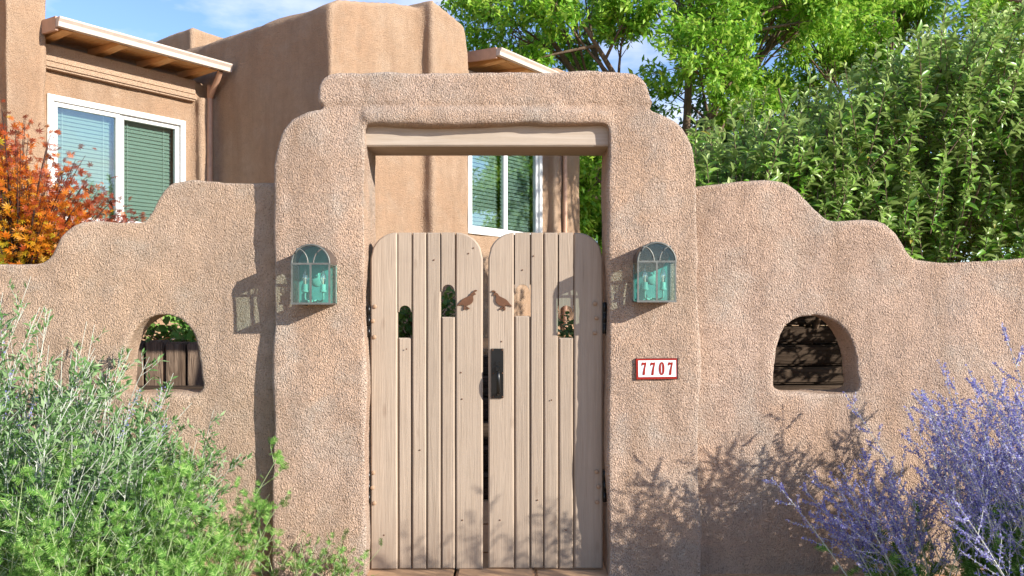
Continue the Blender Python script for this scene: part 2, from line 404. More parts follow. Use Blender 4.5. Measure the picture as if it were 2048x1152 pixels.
def extr(loops, y0, y1): return poly_mesh('tmp', loops, y0, y1)

soff = W(0, 250, 0)[1] + 0.0
left_out = spline(px_loop([(543, 1120), (545, 700), (545, 400), (548, 330), (560, 275), (583, 243), (612, 227), (640, 219)]), 5)
right_out = spline(px_loop([(1308, 218), (1330, 230), (1360, 252), (1383, 288), (1394, 330), (1398, 400), (1400, 700), (1403, 1120)]), 5)
body = [(left_out[0][0], Z0)] + left_out + right_out + [(right_out[-1][0], Z0), (XR, Z0), (XR, soff), (XL, soff), (XL, Z0)]
tier = spline(px_loop([(637, 206), (635, 190), (641, 165), (656, 150), (690, 145), (800, 145), (960, 142), (1120, 142), (1245, 141), (1275, 146), (1294, 163), (1304, 188), (1310, 206)]), 5)
core = px_loop([(646, 240), (646, 190), (1300, 190), (1302, 240)])
lip = spline(px_loop([(724, 230), (730, 220), (760, 217), (960, 217), (1180, 217), (1212, 220), (1218, 230), (1212, 241), (1180, 246), (960, 247), (760, 246), (732, 241)], 0), 3, closed=True)
arch = adobe('adobe_gateway', [extr([body], 0.0, AT), extr([tier], -0.006, AT - 0.01), extr([core], 0.011, AT - 0.02), extr([lip], -0.022, 0.05)],
             0.0125, 14, MAT['arch'], amp=(0.022, 0.0075))
tag(arch, 'stepped pinkish adobe gateway arch framing the wooden double gate', 'gateway')

WY0, WY1 = 0.075, 0.275                    # wing walls set back from the pillars
lw_top = spline(px_loop([(-420, 527), (-200, 526), (0, 526), (70, 527), (92, 522), (108, 505), (128, 474), (152, 451), (190, 441), (240, 441), (284, 441), (299, 424), (318, 390), (342, 366), (385, 359), (450, 360), (500, 363), (560, 366)], WY0), 5)
lhole = spline(px_loop([(246, 786), (244, 745), (250, 705), (264, 670), (290, 643), (325, 632), (358, 640), (383, 667), (396, 702), (400, 745), (398, 786), (320, 789)], WY0), 4, closed=True)
wall_l = adobe('garden_wall', [extr([lw_top + [(lw_top[-1][0], Z0), (lw_top[0][0], Z0)], lhole], WY0, WY1)], 0.0125, 16, MAT['wall'], amp=(0.022, 0.0075))
tag(wall_l, 'tan stepped adobe wall left of the gateway, behind the green bush', 'wall')
rw_top = spline(px_loop([(1385, 371), (1440, 366), (1500, 363), (1552, 363), (1585, 373), (1613, 398), (1640, 426), (1660, 441), (1700, 442), (1748, 446), (1782, 463), (1804, 490), (1820, 511), (1842, 519), (1940, 518), (2048, 518), (2250, 519), (2480, 518)], WY0), 5)
rhole = spline(px_loop([(1549, 782), (1546, 742), (1551, 696), (1566, 658), (1592, 638), (1628, 630), (1664, 638), (1691, 662), (1707, 696), (1713, 742), (1712, 784), (1630, 786)], WY0), 4, closed=True)
wall_r = adobe('garden_wall', [extr([rw_top + [(rw_top[-1][0], Z0), (rw_top[0][0], Z0)], rhole], WY0, WY1)], 0.0125, 14, MAT['wall_r'], amp=(0.022, 0.0075))
tag(wall_r, 'stepped adobe wall right of the gateway, behind the lavender flowers', 'wall')

# lintel beam
lint = thing('lintel_beam', 'weathered pale wooden lintel beam above the gate', 'beam', (-0.135, 0.2, 2.29))
bx = box('beam', -0.655, 0.655, -0.145, 0.143, 0.0, 0.16, MAT['lintel'], lint, bev=0.006)

# threshold stones
th = link('threshold', None); tag(th, kind='structure')
for x0, x1, zz in ((-0.78, -0.30, 0.012), (-0.295, 0.12, 0.016), (0.125, 0.52, 0.010)):
    box('flagstone', x0, x1, -0.32, 0.40, -0.05, zz, MAT['stone'], th, bev=0.012)
for x0, x1, y0, y1 in ((-0.75, -0.1, 0.41, 1.0), (-0.09, 0.5, 0.41, 0.95), (-0.7, 0.05, 1.01, 1.6), (0.06, 0.6, 0.97, 1.6)):
    box('flagstone', x0, x1, y0, y1, -0.05, 0.012, MAT['stone'], th, bev=0.012)

# ------------------------------------------------------------------ the double gate
GY = 0.10
def gate_leaf(label, x0, x1, seams, holes, hinge_side, tag_bird, latch, nails=()):
    root = thing('gate_leaf', label, 'gate', (W((x0 + x1) / 2, 0, GY)[0], GY, 0), 0, None)
    ox = root.location.x
    PX = lambda px: W(px, 0, GY)[0] - ox
    PZ = lambda py: W(0, py, GY)[1]
    xs = [x0] + seams + [x1]
    ztop, zbot, rad = PZ(465), PZ(1138), 0.140
    XA, XB = PX(x0), PX(x1)
    def ztop_at(x):
        d = min(x - XA, XB - x)
        return ztop if d >= rad else ztop - rad + math.sqrt(max(rad * rad - (rad - d) ** 2, 0)) * 1.0
    for i in range(len(xs) - 1):
        a, b = PX(xs[i]) + (0.0 if i == 0 else 0.003), PX(xs[i + 1]) - (0.0 if i == len(xs) - 2 else 0.003)
        dy = random.uniform(-0.003, 0.004) + (0.003 if i % 2 else 0)
        zb = zbot + random.uniform(-0.004, 0.004)
        tops = [(x, ztop_at(x)) for x in np.linspace(a, b, 12)]
        hole = [h for h in holes if h[0] == i]
        wob = lambda x, k: x + 0.0014 * mnoise.noise((x * 40 + k, k * 1.7, 0))
        def side(xx, z_a, z_b): return [(wob(xx, z), z) for z in np.linspace(z_a, z_b, 9)]
        def clean(lp):
            out = []
            for p in lp:
                if not out or (abs(p[0] - out[-1][0]) + abs(p[1] - out[-1][1])) > 1e-4: out.append(p)
            if abs(out[0][0] - out[-1][0]) + abs(out[0][1] - out[-1][1]) < 1e-4: out.pop()
            return out
        if not hole:
            lp = side(a, zb, tops[0][1]) + tops[1:-1] + side(b, tops[-1][1], zb)
            link('plank', poly_mesh('plank', [clean(lp)], dy, 0.034, bev=0.0075, seg=1), MAT['gate'], root)
        else:
            zt, zl = PZ(hole[0][1]), PZ(hole[0][2]); r = (b - a) / 2 - 0.001; cx = (a + b) / 2
            arc = [(cx + r * math.cos(t), zt - r * 1.05 + r * 1.05 * math.sin(t)) for t in np.linspace(0.0, math.pi, 13)]
            lp = side(a, zt - r * 1.05 + 0.0005, tops[0][1]) + tops[1:-1] + side(b, tops[-1][1], zt - r * 1.05 + 0.0005) + arc
            link('plank', poly_mesh('plank', [clean(lp)], dy, 0.034, bev=0.0065, seg=1), MAT['gate'], root)
            lp = side(a, zb, zl) + side(b, zl, zb)
            link('plank', poly_mesh('plank', [clean(lp)], dy + 0.004, 0.034, bev=0.0075, seg=1), MAT['gate'], root)
        if i:                                # tongue strip behind each seam
            xx = PX(xs[i])
            hz = [h for h in holes if h[0] in (i, i - 1)]
            lo = zbot + 0.01; hi = min(ztop_at(xx) - 0.01, ztop)
            segs = [(lo, hi)] if not hz else [(lo, PZ(hz[0][2]) - 0.004), (PZ(hz[0][1]) + 0.0, hi)]
            for z_a, z_b in segs: box('tongue_strip', xx - 0.007, xx + 0.007, 0.014, 0.030, z_a, z_b, MAT['gate_back'], root)
    for z_a, z_b in ((0.18, 0.30), (0.92, 1.04), (1.645, 1.715)):
        box('rail', XA + 0.03, XB - 0.03, 0.0345, 0.072, z_a, z_b, MAT['gate_back'], root, bev=0.004)
    # hinges with three bolts each
    for ys in hinge_side[1]:
        sx = hinge_side[0]
        xe = XA if sx < 0 else XB
        zc = PZ(ys[1][1])
        hg = box('hinge', xe + sx * 0.018, xe - sx * 0.002, 0.004, 0.05, zc - 0.085, zc + 0.085, MAT['black'], root, bev=0.003)
        for dz in (-0.06, 0.0, 0.06):
            me = cyl_mesh('hinge_knuckle', 0.009, 0.05); kn = link('hinge_knuckle', me, MAT['black'], hg, (xe + sx * 0.010, 0.004, zc + dz - 0.025), smooth=True)
        for bx_, by_ in ys:
            bo = link('bolt', bolt_mesh(), MAT['bolt'], root, (PX(bx_), -0.004, PZ(by_)))
    for nx, ny in nails:
        link('nail', screw_mesh(), MAT['rust'], root, (PX(nx), -0.0025, PZ(ny)))
    # quail
    bird_pts, mir = tag_bird
    lp = [(PX(860 + x / 6.4), PZ(540 + y / 6.4)) for x, y in bird_pts]
    q = link('quail_silhouette', poly_mesh('quail_silhouette', [lp], -0.009, -0.0035, bev=0.0008, seg=1), MAT['rust'], root)
    q['label'] = 'rust brown flat metal quail'
    if latch:
        pl = box('latch_plate', PX(982.5), PX(1007), -0.013, 0.001, PZ(796), PZ(697), MAT['black'], root, bev=0.002)
        def lb(n, xa, xb, ya, yb, za, zb, m, bev): return box(n, PX(xa), PX(xb), ya, yb, PZ(zb), PZ(za), m, pl, bev)
        lb('lock_cylinder', 991, 998.5, -0.022, -0.012, 722, 731, MAT['black'], 0.003)
        lb('thumb_lever', 991.5, 998, -0.046, -0.012, 733, 741.5, MAT['black'], 0.002)
        me = tube_mesh('grip', [(PX(996.5), -0.012, PZ(741)), (PX(996.5), -0.040, PZ(743)), (PX(997.2), -0.052, PZ(752)), (PX(997.6), -0.054, PZ(764)), (PX(997.6), -0.050, PZ(776)), (PX(997.2), -0.038, PZ(785)), (PX(996), -0.012, PZ(788))], 0.0095, 8)
        link('grip', me, MAT['black'], pl, smooth=True)
        for sx_, sy_ in ((985.5, 699.5), (1004.5, 699.5), (986.5, 746.5), (1005, 746), (986.5, 793), (1005, 793)):
            link('screw', screw_mesh(), MAT['screw'], pl, (PX(sx_), -0.0135, PZ(sy_)))
    return root

def cyl_mesh(name, r, h, n=12):
    bm = bmesh.new(); bmesh.ops.create_cone(bm, cap_ends=True, segments=n, radius1=r, radius2=r, depth=h)
    bmesh.ops.translate(bm, verts=bm.verts, vec=(0, 0, h / 2)); me = bpy.data.meshes.new(name); bm.to_mesh(me); bm.free(); return me
_cache = {}
def bolt_mesh():
    if 'b' not in _cache:
        bm = bmesh.new(); bmesh.ops.create_uvsphere(bm, u_segments=10, v_segments=6, radius=0.0115)
        for v in bm.verts: v.co.y *= 0.62; v.co.y = min(v.co.y, 0.004)
        me = bpy.data.meshes.new('bolt'); bm.to_mesh(me); bm.free(); _cache['b'] = me
    return _cache['b']
def screw_mesh():
    if 's' not in _cache:
        bm = bmesh.new(); bmesh.ops.create_uvsphere(bm, u_segments=8, v_segments=5, radius=0.0042)
        for v in bm.verts: v.co.y *= 0.5
        me = bpy.data.meshes.new('screw'); bm.to_mesh(me); bm.free(); _cache['s'] = me
    return _cache['s']
def tube_mesh(name, pts, r, sides=8, n=5):
    P = np.array(spline(pts, n))[None]; R = np.full((1, P.shape[1]), r) if np.isscalar(r) else np.interp(np.linspace(0, 1, P.shape[1]), np.linspace(0, 1, len(r)), r)[None]
    V, F = tubes(P, R, sides)
    K = P.shape[1]
    return arr_mesh(name, V, F4=F, smooth=True)

quail = [(340, 462), (372, 428), (398, 395), (425, 368), (470, 346), (508, 326), (522, 303), (540, 288), (556, 283), (553, 272), (566, 260), (584, 254), (602, 258), (604, 268), (590, 276), (575, 274), (568, 284),
         (578, 292), (587, 312), (574, 320), (557, 316), (553, 346), (557, 378), (547, 410), (523, 436), (492, 452), (468, 458), (488, 476), (512, 488), (504, 494), (498, 506), (478, 490), (456, 462), (450, 474), (470, 494), (452, 496), (446, 512), (432, 508), (430, 480), (437, 452), (404, 446), (372, 452)]
quail_l = spline(quail, 2, closed=True)
quail_r = [(2 * 698 - x + 0, y + 6) for x, y in quail_l][::-1]
HZ = [[(750, 613), (746, 642), (749, 674)], [(747, 945), (745, 975), (749, 1006)]]
HZR = [[(1190, 607), (1193, 636), (1190, 666)], [(1193, 943), (1197, 973), (1194, 1004)]]
gate_leaf('taupe plank gate leaf on the left, rounded top, quail facing right', 741, 965.5, [795.5, 823.5, 853, 882, 910.5], [(1, 611, 676), (4, 569, 634)], (-1, HZ), (quail_l, False), False, [(947, 496), (937, 507), (922, 745), (924, 798), (813, 698), (840, 900), (868, 520), (925, 1040), (768, 1070)])
gate_leaf('taupe plank gate leaf on the right carrying the black latch plate', 976.5, 1206, [1029, 1060.5, 1087, 1117, 1147.5], [(1, 569, 632), (4, 611, 676)], (1, HZR), (quail_r, True), True, [(1067, 512), (1003, 683), (1045, 540), (1103, 800), (1132, 1060), (1000, 1040), (1075, 1000)])

# ------------------------------------------------------------------ house number tile
def number_tile():
    Y = -0.006
    t = thing('house_number_tile', 'small white ceramic tile numbered 7707 with red border', 'number sign', (W(1313, 0, 0)[0], 0, W(0, 736, 0)[1]))
    ox, oz = t.location.x, t.location.z
    s = 1 / 12.8
    T = lambda x, y: (W(1240 + x * s, 0, 0)[0] - ox, W(0, 690 + y * s, 0)[1] - oz)
    def pm(name, loops, y0, y1, m, par, bev=0.0): return link(name, poly_mesh(name, loops, y0, y1, bev), MAT[m], par)
    pm('tile', [[T(388, 340), T(1478, 330), T(1478, 868), T(404, 880)]], -0.016, 0.02, 'tile_edge', t, 0.002)
    pm('border', [[T(394, 346), T(1440, 338), T(1440, 858), T(408, 872)]], -0.0185, -0.0155, 'tile_red', t)
    pm('field', [[T(450, 392), T(1412, 384), T(1418, 800), T(458, 812)]], -0.0202, -0.018, 'tile_white', t)
    seven = [(530, 505), (545, 440), (572, 436), (600, 444), (640, 434), (660, 440), (655, 490), (634, 590), (626, 690), (624, 745), (600, 768), (570, 760), (560, 740), (574, 650), (598, 560), (612, 505), (590, 494), (568, 506), (556, 524), (536, 522)]
    for dx, dy in ((0, 0), (224, 0), (674, -4)):
        pm('digit', [[T(x + dx, y + dy) for x, y in seven]], -0.0222, -0.0198, 'tile_red', t)
    o = [T(1050 + 72 * math.cos(a), 595 + 168 * math.copysign(abs(math.sin(a)) ** 0.8, math.sin(a))) for a in np.linspace(0, 2 * math.pi, 28, endpoint=False)]
    i_ = [T(1048 + 17 * math.cos(a), 595 + 126 * math.copysign(abs(math.sin(a)) ** 0.5, math.sin(a))) for a in np.linspace(0, 2 * math.pi, 20, endpoint=False)]
    pm('digit', [o, i_], -0.0222, -0.0198, 'tile_red', t)
number_tile()

# ------------------------------------------------------------------ wall lanterns
def lantern(label, xc, zb):
    t = thing('wall_lantern', label, 'lantern', (xc, 0.004, zb), 0, 'wall lanterns on the gateway pillars')
    hw, hs, D = 0.099, 0.203, 0.15        # half width, spring height, depth
    def strip(name, pts, r, m, par): return link(name, tube_mesh(name, pts, r, 6, 1), MAT[m], par, smooth=True)
    arc = [(hw * math.cos(a), hs + hw * 1.0 * math.sin(a)) for a in np.linspace(0, math.pi, 25)]
    prof = [(-hw, 0), (hw, 0)] + arc
    # back plate
    bp = link('back_plate', poly_mesh('back_plate', [prof], -0.012, 0.0), MAT['verdigris_shaded'], t)
    # hood: curved copper sheet from the wall to the front arch
    A = np.array(arc); V = []; F = []
    for (x, z) in arc:
        n = np.array([x, z - hs]) / hw
        for yy in (-D, 0.0):
            V.append((x, yy, z)); V.append((x + n[0] * 0.0025, yy, z + n[1] * 0.0025))
    for i in range(len(arc) - 1):
        b, c = i * 4, i * 4 + 4
        F += [(b, c, c + 2, b + 2), (b + 1, b + 3, c + 3, c + 1), (b, b + 1, c + 1, c), (b + 2, c + 2, c + 3, b + 3)]
    link('hood', arr_mesh('hood', V, F4=F, smooth=False), MAT['hood'], t)
    # base plate
    box('base_plate', -hw, hw, -D, 0, -0.004, 0.002, MAT['hood'], t)
    # front frame
    fr = box('front_frame', -hw - 0.001, hw + 0.001, -D - 0.005, -D + 0.003, hs - 0.005, hs + 0.005, MAT['came'], t)
    box('came', -hw - 0.001, hw + 0.001, -D - 0.005, -D + 0.003, -0.004, 0.006, MAT['came'], fr)
    for x in (-hw, hw - 0.008): box('came', x, x + 0.008, -D - 0.0045, -D + 0.0025, 0.0061, hs - 0.0051, MAT['came'], fr)
    box('came', -0.005, 0.005, -D - 0.0048, -D + 0.0026, 0.0062, hs - 0.0052, MAT['came'], fr)
    strip('came', [(x * 0.97, -D - 0.001, hs + (z - hs) * 0.97) for x, z in arc], 0.0052, 'came', fr)
    for sx in (-1, 1):
        pts = [(sx * (0.014 + 0.058 * u ** 1.7), -D - 0.001, hs + 0.005 + 0.072 * math.sin(u * math.pi / 2)) for u in np.linspace(0, 1, 10)]
        strip('came', pts, 0.0042, 'came', fr)
    # glass
    inner = [(hw * 0.95 * math.cos(a), hs + 0.006 + hw * 0.92 * math.sin(a)) for a in np.linspace(0, math.pi, 21)]
    link('pane', poly_mesh('pane', [inner], -D, -D + 0.002), MAT['lamp_glass'], fr)
    for xa, xb in ((-hw + 0.0085, -0.0055), (0.0055, hw - 0.0085)): box('pane', xa, xb, -D, -D + 0.002, 0.0065, hs - 0.0055, MAT['lamp_glass'], fr)
    for sx in (-1, 1):
        sf = box('side_frame', sx * (hw - 0.0055), sx * (hw + 0.0005), -0.020, -0.0125, 0.0025, hs, MAT['came'], t)
        box('came', sx * (hw - 0.005), sx * (hw), -D + 0.0035, -0.0205, hs - 0.006, hs + 0.0, MAT['came'], sf)
        box('pane', sx * (hw - 0.0035), sx * (hw - 0.0015), -D + 0.0036, -0.0205, 0.0026, hs - 0.0065, MAT['lamp_glass'], sf)
    # two candle sockets on curved arms, and a round boss
    bs = bpy.data.meshes.new('boss'); bm = bmesh.new(); bmesh.ops.create_uvsphere(bm, u_segments=20, v_segments=10, radius=0.030)
    for v in bm.verts: v.co.y *= 0.35
    bm.to_mesh(bs); bm.free()
    link('boss', bs, MAT['verdigris'], t, (0.002, -0.012, 0.118), smooth=True)
    link('finial', cyl_mesh('finial', 0.006, 0.02), MAT['verdigris'], t, (0.01, -0.03, 0.142))
    for sx in (-1, 1):
        cx = sx * 0.046
        arm = link('lamp_arm', tube_mesh('lamp_arm', [(sx * 0.004, -0.014, 0.018), (sx * 0.025, -0.05, 0.012), (cx, -0.072, 0.024), (cx, -0.075, 0.062)], 0.0048, 7), MAT['verdigris'], t, smooth=True)
        pr = [(0.0, 0.058), (0.017, 0.060), (0.018, 0.066), (0.0135, 0.072), (0.0135, 0.100), (0.0, 0.101)]
        link('socket', lathe('socket', pr, (cx, -0.075, 0)), MAT['verdigris'], arm, smooth=False)
        pr = [(0.0075, 0.099), (0.009, 0.106), (0.0145, 0.122), (0.0155, 0.136), (0.011, 0.155), (0.0045, 0.172), (0.0012, 0.184), (0.0, 0.186)]
        link('bulb', lathe('bulb', pr, (cx, -0.075, 0), 14), MAT['bulb_glass'], arm, smooth=True)
        link('bulb_stem', lathe('bulb_stem', [(0.004, 0.100), (0.0025, 0.125), (0.0045, 0.128), (0.001, 0.140)], (cx, -0.075, 0), 8), MAT['filament'], arm)
    return t

def lathe(name, prof, c, n=14):
    V, F4, k = [], [], len(prof)
    for j in range(n):
        a = 2 * math.pi * j / n
        for r, z in prof: V.append((c[0] + max(r, 1e-4) * math.cos(a), c[1] + max(r, 1e-4) * math.sin(a), c[2] + z))
    for j in range(n):
        j2 = (j + 1) % n
        for i in range(k - 1): F4.append((j * k + i, j2 * k + i, j2 * k + i + 1, j * k + i + 1))
    return arr_mesh(name, V, F4=F4)

lantern('arched copper and glass wall lantern on the left gateway pillar', -1.023, 1.449)
lantern('arched copper and glass wall lantern above the house number tile', 0.735, 1.460)

# ------------------------------------------------------------------ the adobe house behind
HA = math.radians(54)
house = thing('adobe_house', 'tan adobe house with wooden eaves standing behind the garden wall', 'house', (-4.216, 3.09, 0), HA)
def bmesh_box(*a):
    V, F = box_vf(*a); return arr_mesh('tmp', V, F4=F)
def slab(outline_xz, y0, y1): return poly_mesh('tmp', [outline_xz], y0, y1)
WA = (0.0, 1.31, 2.20, 3.33)               # window openings: x0, x1, z0, z1
WB = (3.685, 5.14, 2.28, 3.62)
YB = -1.923
hp = []
# wing A
hp += [bmesh_box(-3.2, -0.40, 0.02, 4.2, -0.1, 4.75), bmesh_box(-0.42, -0.10, -0.155, 1.0, -0.1, 4.80)]
hp += [bmesh_box(-0.15, WA[0], 0.0, 0.35, -0.1, 3.80), bmesh_box(WA[1], 1.75, 0.0, 0.35, -0.1, 3.80), bmesh_box(-0.15, 1.75, 0.0, 0.35, -0.1, WA[2]), bmesh_box(-0.15, 1.75, 0.0, 0.35, WA[3], 3.80)]
hp += [bmesh_box(1.44, 1.75, -0.13, 0.2, -0.1, 3.62)]
# wing B
top_b1 = [(1.63, -0.1), (1.63, 4.25), (1.75, 4.33), (2.1, 4.42), (2.5, 4.54), (2.95, 4.60), (2.95, -0.1)]
hp += [slab(top_b1, -1.925, 0.6), bmesh_box(1.63, 2.2, -1.9, 0.25, -0.1, 4.27), slab([(2.9, -0.1), (2.88, 4.66), (3.2, 4.58), (3.44, 4.52), (3.50, 4.2), (3.5, -0.1)], -2.085, -0.2)]
hp += [bmesh_box(3.4, WB[0], YB, YB + 0.35, -0.1, 4.12), bmesh_box(WB[1], 5.9, YB, YB + 0.35, -0.1, 4.12), bmesh_box(3.4, 5.9, YB, YB + 0.35, -0.1, WB[2]), bmesh_box(3.4, 5.9, YB, YB + 0.35, WB[3], 4.12)]
hp += [bmesh_box(5.28, 5.9, YB - 0.15, 1.5, -0.1, 4.52)]
hp += [bmesh_box(2.88, 4.6, 2.33, 4.4, 3.0, 5.25)]
adobe('wall', hp, 0.03, 3, MAT['house'], amp=(0.022, 0.005), parent=house)
# flat roofs and inner rooms
box('roof', -0.38, 1.70, 0.30, 4.2, 3.70, 3.88, MAT['roof'], house)
box('roof', 1.70, 5.85, YB + 0.30, 4.2, 3.95, 4.08, MAT['roof'], house)
for a, b, y in ((-0.1, 1.45, 0.0), (3.6, 5.25, YB)):
    V, F = box_vf(a, b, y + 0.34, y + 1.8, 1.9, 3.69)
    link('room', arr_mesh('room', V, F4=F[[0, 1, 3, 4, 5]]), MAT['room'], house)
# header bands
box('header', -0.09, 1.435, -0.055, 0.02, 3.64, 3.80, MAT['house'], house, bev=0.012, seg=3)
box('header_lip', -0.095, 1.438, -0.085, 0.02, 3.575, 3.638, MAT['house'], house, bev=0.018, seg=3)
box('header', 3.52, 5.27, YB - 0.055, YB + 0.02, 3.9, 4.10, MAT['house'], house, bev=0.012, seg=3)

def window(wdw, y, label, nslat, slat_tilt=0.5):
    x0, x1, z0, z1 = wdw
    fw = 0.055
    xm = (x0 + x1) / 2
    wroot = link('window', frame_mesh(x0 - 0.03, x1 + 0.03, z0 - 0.03, z1 + 0.03, fw, y - 0.022, y + 0.055), MAT['white'], house)
    wroot['label'] = label
    for xa, xb, dy in ((x0 + 0.0255, xm - 0.002, 0.0), (xm + 0.002, x1 - 0.0255, 0.012)):
        link('sash', frame_mesh(xa, xb, z0 + 0.0255, z1 - 0.0255, 0.042, y + 0.002 + dy, y + 0.045 + dy), MAT['white'], wroot)
        box('pane', xa + 0.042, xb - 0.042, y + 0.022 + dy, y + 0.026 + dy, z0 + 0.0675, z1 - 0.0675, MAT['pane'], wroot)
    # horizontal blind slats
    h = (z1 - z0 - 0.10) / nslat
    V, F = box_vf(-0.5, 0.5, -0.022, 0.022, -0.0012, 0.0012)
    sm = arr_mesh('slat', V, F4=F); sm.materials.append(MAT['blind'])
    for xa, xb in ((x0 + 0.06, xm - 0.03), (xm + 0.03, x1 - 0.06)):
        for k in range(nslat):
            o = link('slat', sm, None, wroot, ((xa + xb) / 2, y + 0.12, z0 + 0.05 + (k + 0.5) * h))
            o.scale = (xb - xa, 1, 1); o.rotation_euler = (1.2 + random.uniform(-0.03, 0.03), random.uniform(-0.003, 0.003), 0)
        for xx in (xa + 0.09, xb - 0.09): box('blind_cord', xx - 0.002, xx + 0.002, y + 0.094, y + 0.097, z0 + 0.05, z1 - 0.05, MAT['white'], wroot)
def frame_mesh(x0, x1, z0, z1, fw, y0, y1):
    return poly_mesh('frame', [[(x0, z0), (x1, z0), (x1, z1), (x0, z1)], [(x0 + fw, z0 + fw), (x0 + fw, z1 - fw), (x1 - fw, z1 - fw), (x1 - fw, z0 + fw)]], y0, y1, bev=0.004, seg=1)
window(WA, 0.0, 'white sliding window with blinds above the maple', 27)
window(WB, YB, 'white sliding window with blinds seen through the gateway', 27)

def eave(x0, x1, y, zg, out, rafters, label):
    """shed eave: sloping boards on rafters, gutter along the front"""
    e = link('eave', None, None, house); 
    V, F = box_vf(x0, x1, y - out, y + 0.5, 0, 0.03)
    V[:, 2] += zg + 0.02 + (V[:, 1] - (y - out)) * 0.06
    me = arr_mesh('roof_deck', V, F4=F); e.data and None
    bpy.data.objects.remove(e)
    e = link('eave', me, MAT['roof'], house); e['label'] = label
    n = 5
    for k in range(n):
        ya = y - out + 0.01 + k * (out + 0.3) / n; yb = ya + (out + 0.3) / n - 0.006
        V, F = box_vf(x0 + 0.03, x1 - 0.03, ya, yb, -0.02, -0.002)
        V[:, 2] += zg + 0.02 + (V[:, 1] - (y - out)) * 0.06
        link('soffit_board', arr_mesh('soffit_board', V, F4=F), MAT['pine'], e)
    for xr in rafters:
        V, F = box_vf(xr - 0.045, xr + 0.045, y - out + 0.03, y + 0.2, -0.105, -0.022)
        V[:, 2] += zg + 0.02 + (V[:, 1] - (y - out)) * 0.06
        V[[0, 1], 2] += 0.05
        link('rafter', arr_mesh('rafter', V, F4=F), MAT['pine'], e)
    prof = [(-0.075, 0.045), (-0.075, 0.03), (-0.055, 0.005), (-0.05, -0.035), (0.0, -0.035), (0.0, 0.045)]
    V = [(xx, y - out + p, zg + q) for xx in (x0 - 0.02, x1 + 0.03) for p, q in prof]; k = len(prof)
    bm = bmesh.new(); vs = [bm.verts.new(v) for v in V]
    for i in range(k): bm.faces.new((vs[i], vs[(i + 1) % k], vs[k + (i + 1) % k], vs[k + i]))
    bm.faces.new(vs[:k]); bm.faces.new(vs[k:]); bmesh.ops.recalc_face_normals(bm, faces=bm.faces)
    gm = bpy.data.meshes.new('gutter'); bm.to_mesh(gm); bm.free()
    link('gutter', gm, MAT['gutter'], e)
    V, F = box_vf(x0 - 0.022, x0 + 0.002, y - out + 0.002, y + 0.02, -0.08, 0.04)
    V[:, 2] += zg + 0.02 + (V[:, 1] - (y - out)) * 0.06
    link('end_board', arr_mesh('end_board', V, F4=F), MAT['downspout'], e)
    return e
eave(-0.12, 1.55, 0.0, 3.885, 0.42, (-0.02, 0.48, 0.97, 1.42), 'left wing eave with four pine rafters')
eave(3.67, 5.5, YB, 4.235, 0.42, (3.85, 4.35, 4.85, 5.3), 'eave above the gateway')
def downspout(x, y, zt, zb):
    me = tube_mesh('downspout', [(x - 0.05, y - 0.30, zt), (x - 0.03, y - 0.22, zt - 0.07), (x + 0.0, y - 0.05, zt - 0.22), (x, y - 0.035, zt - 0.36), (x, y - 0.035, zb)], 0.03, 8)
    link('downspout', me, MAT['downspout'], house, smooth=True)
downspout(1.545, -0.10, 3.86, 0.6)
downspout(5.44, YB - 0.16, 4.2, 0.6)

# ------------------------------------------------------------------ timber retaining walls, steps
ret = thing('timber_retaining_wall', 'retaining wall of upright old railway ties behind the left wall hole', 'retaining wall', (-2.6, 1.85, 0))
xx = -1.35
while xx < 1.15:
    wd = random.uniform(0.115, 0.165)
    V, F = box_vf(xx, xx + wd, -0.075 + random.uniform(-0.02, 0.02), 0.085, 0.0, 1.16 + random.uniform(-0.02, 0.015))
    link('tie', bevel_mesh(arr_mesh('tie', V, F4=F), 0.012), MAT['tie'], ret); xx += wd + random.uniform(0.006, 0.022)
box('base_tie', -1.35, 1.17, -0.24, -0.10, 0.70, 0.84, MAT['tie_h_shaded'], ret, bev=0.012)
for k in range(5): box('brick', 0.2 + k * 0.21, 0.40 + k * 0.21, -0.36, -0.245, 0.0, 0.68, MAT['stone'], ret, bev=0.01)
ret2 = thing('timber_retaining_wall', 'shade-darkened stack of horizontal old timbers behind the right wall hole', 'retaining wall', (2.3, 1.5, 0), math.radians(7))
z = 0.0
for k in range(11):  # upper courses added to keep the view through the hole dark
    h = random.uniform(0.13, 0.16)
    box('tie', -1.4 + random.uniform(-.06, .06), 1.6, -0.09 + 0.03 * k + random.uniform(-.015, .015), 0.2 + 0.03 * k, z, z + h - 0.012, MAT['tie_h_shaded'], ret2, bev=0.014); z += h
st = thing('garden_steps', 'rough timber garden steps seen through the gap between the gate leaves', 'steps', (-0.2, 1.7, 0))
for k in range(6):
    box('step', -1.15, 1.1, k * 0.2, k * 0.2 + 0.28, k * 0.165, (k + 1) * 0.165, MAT['tie_h_shaded'], st, bev=0.015)

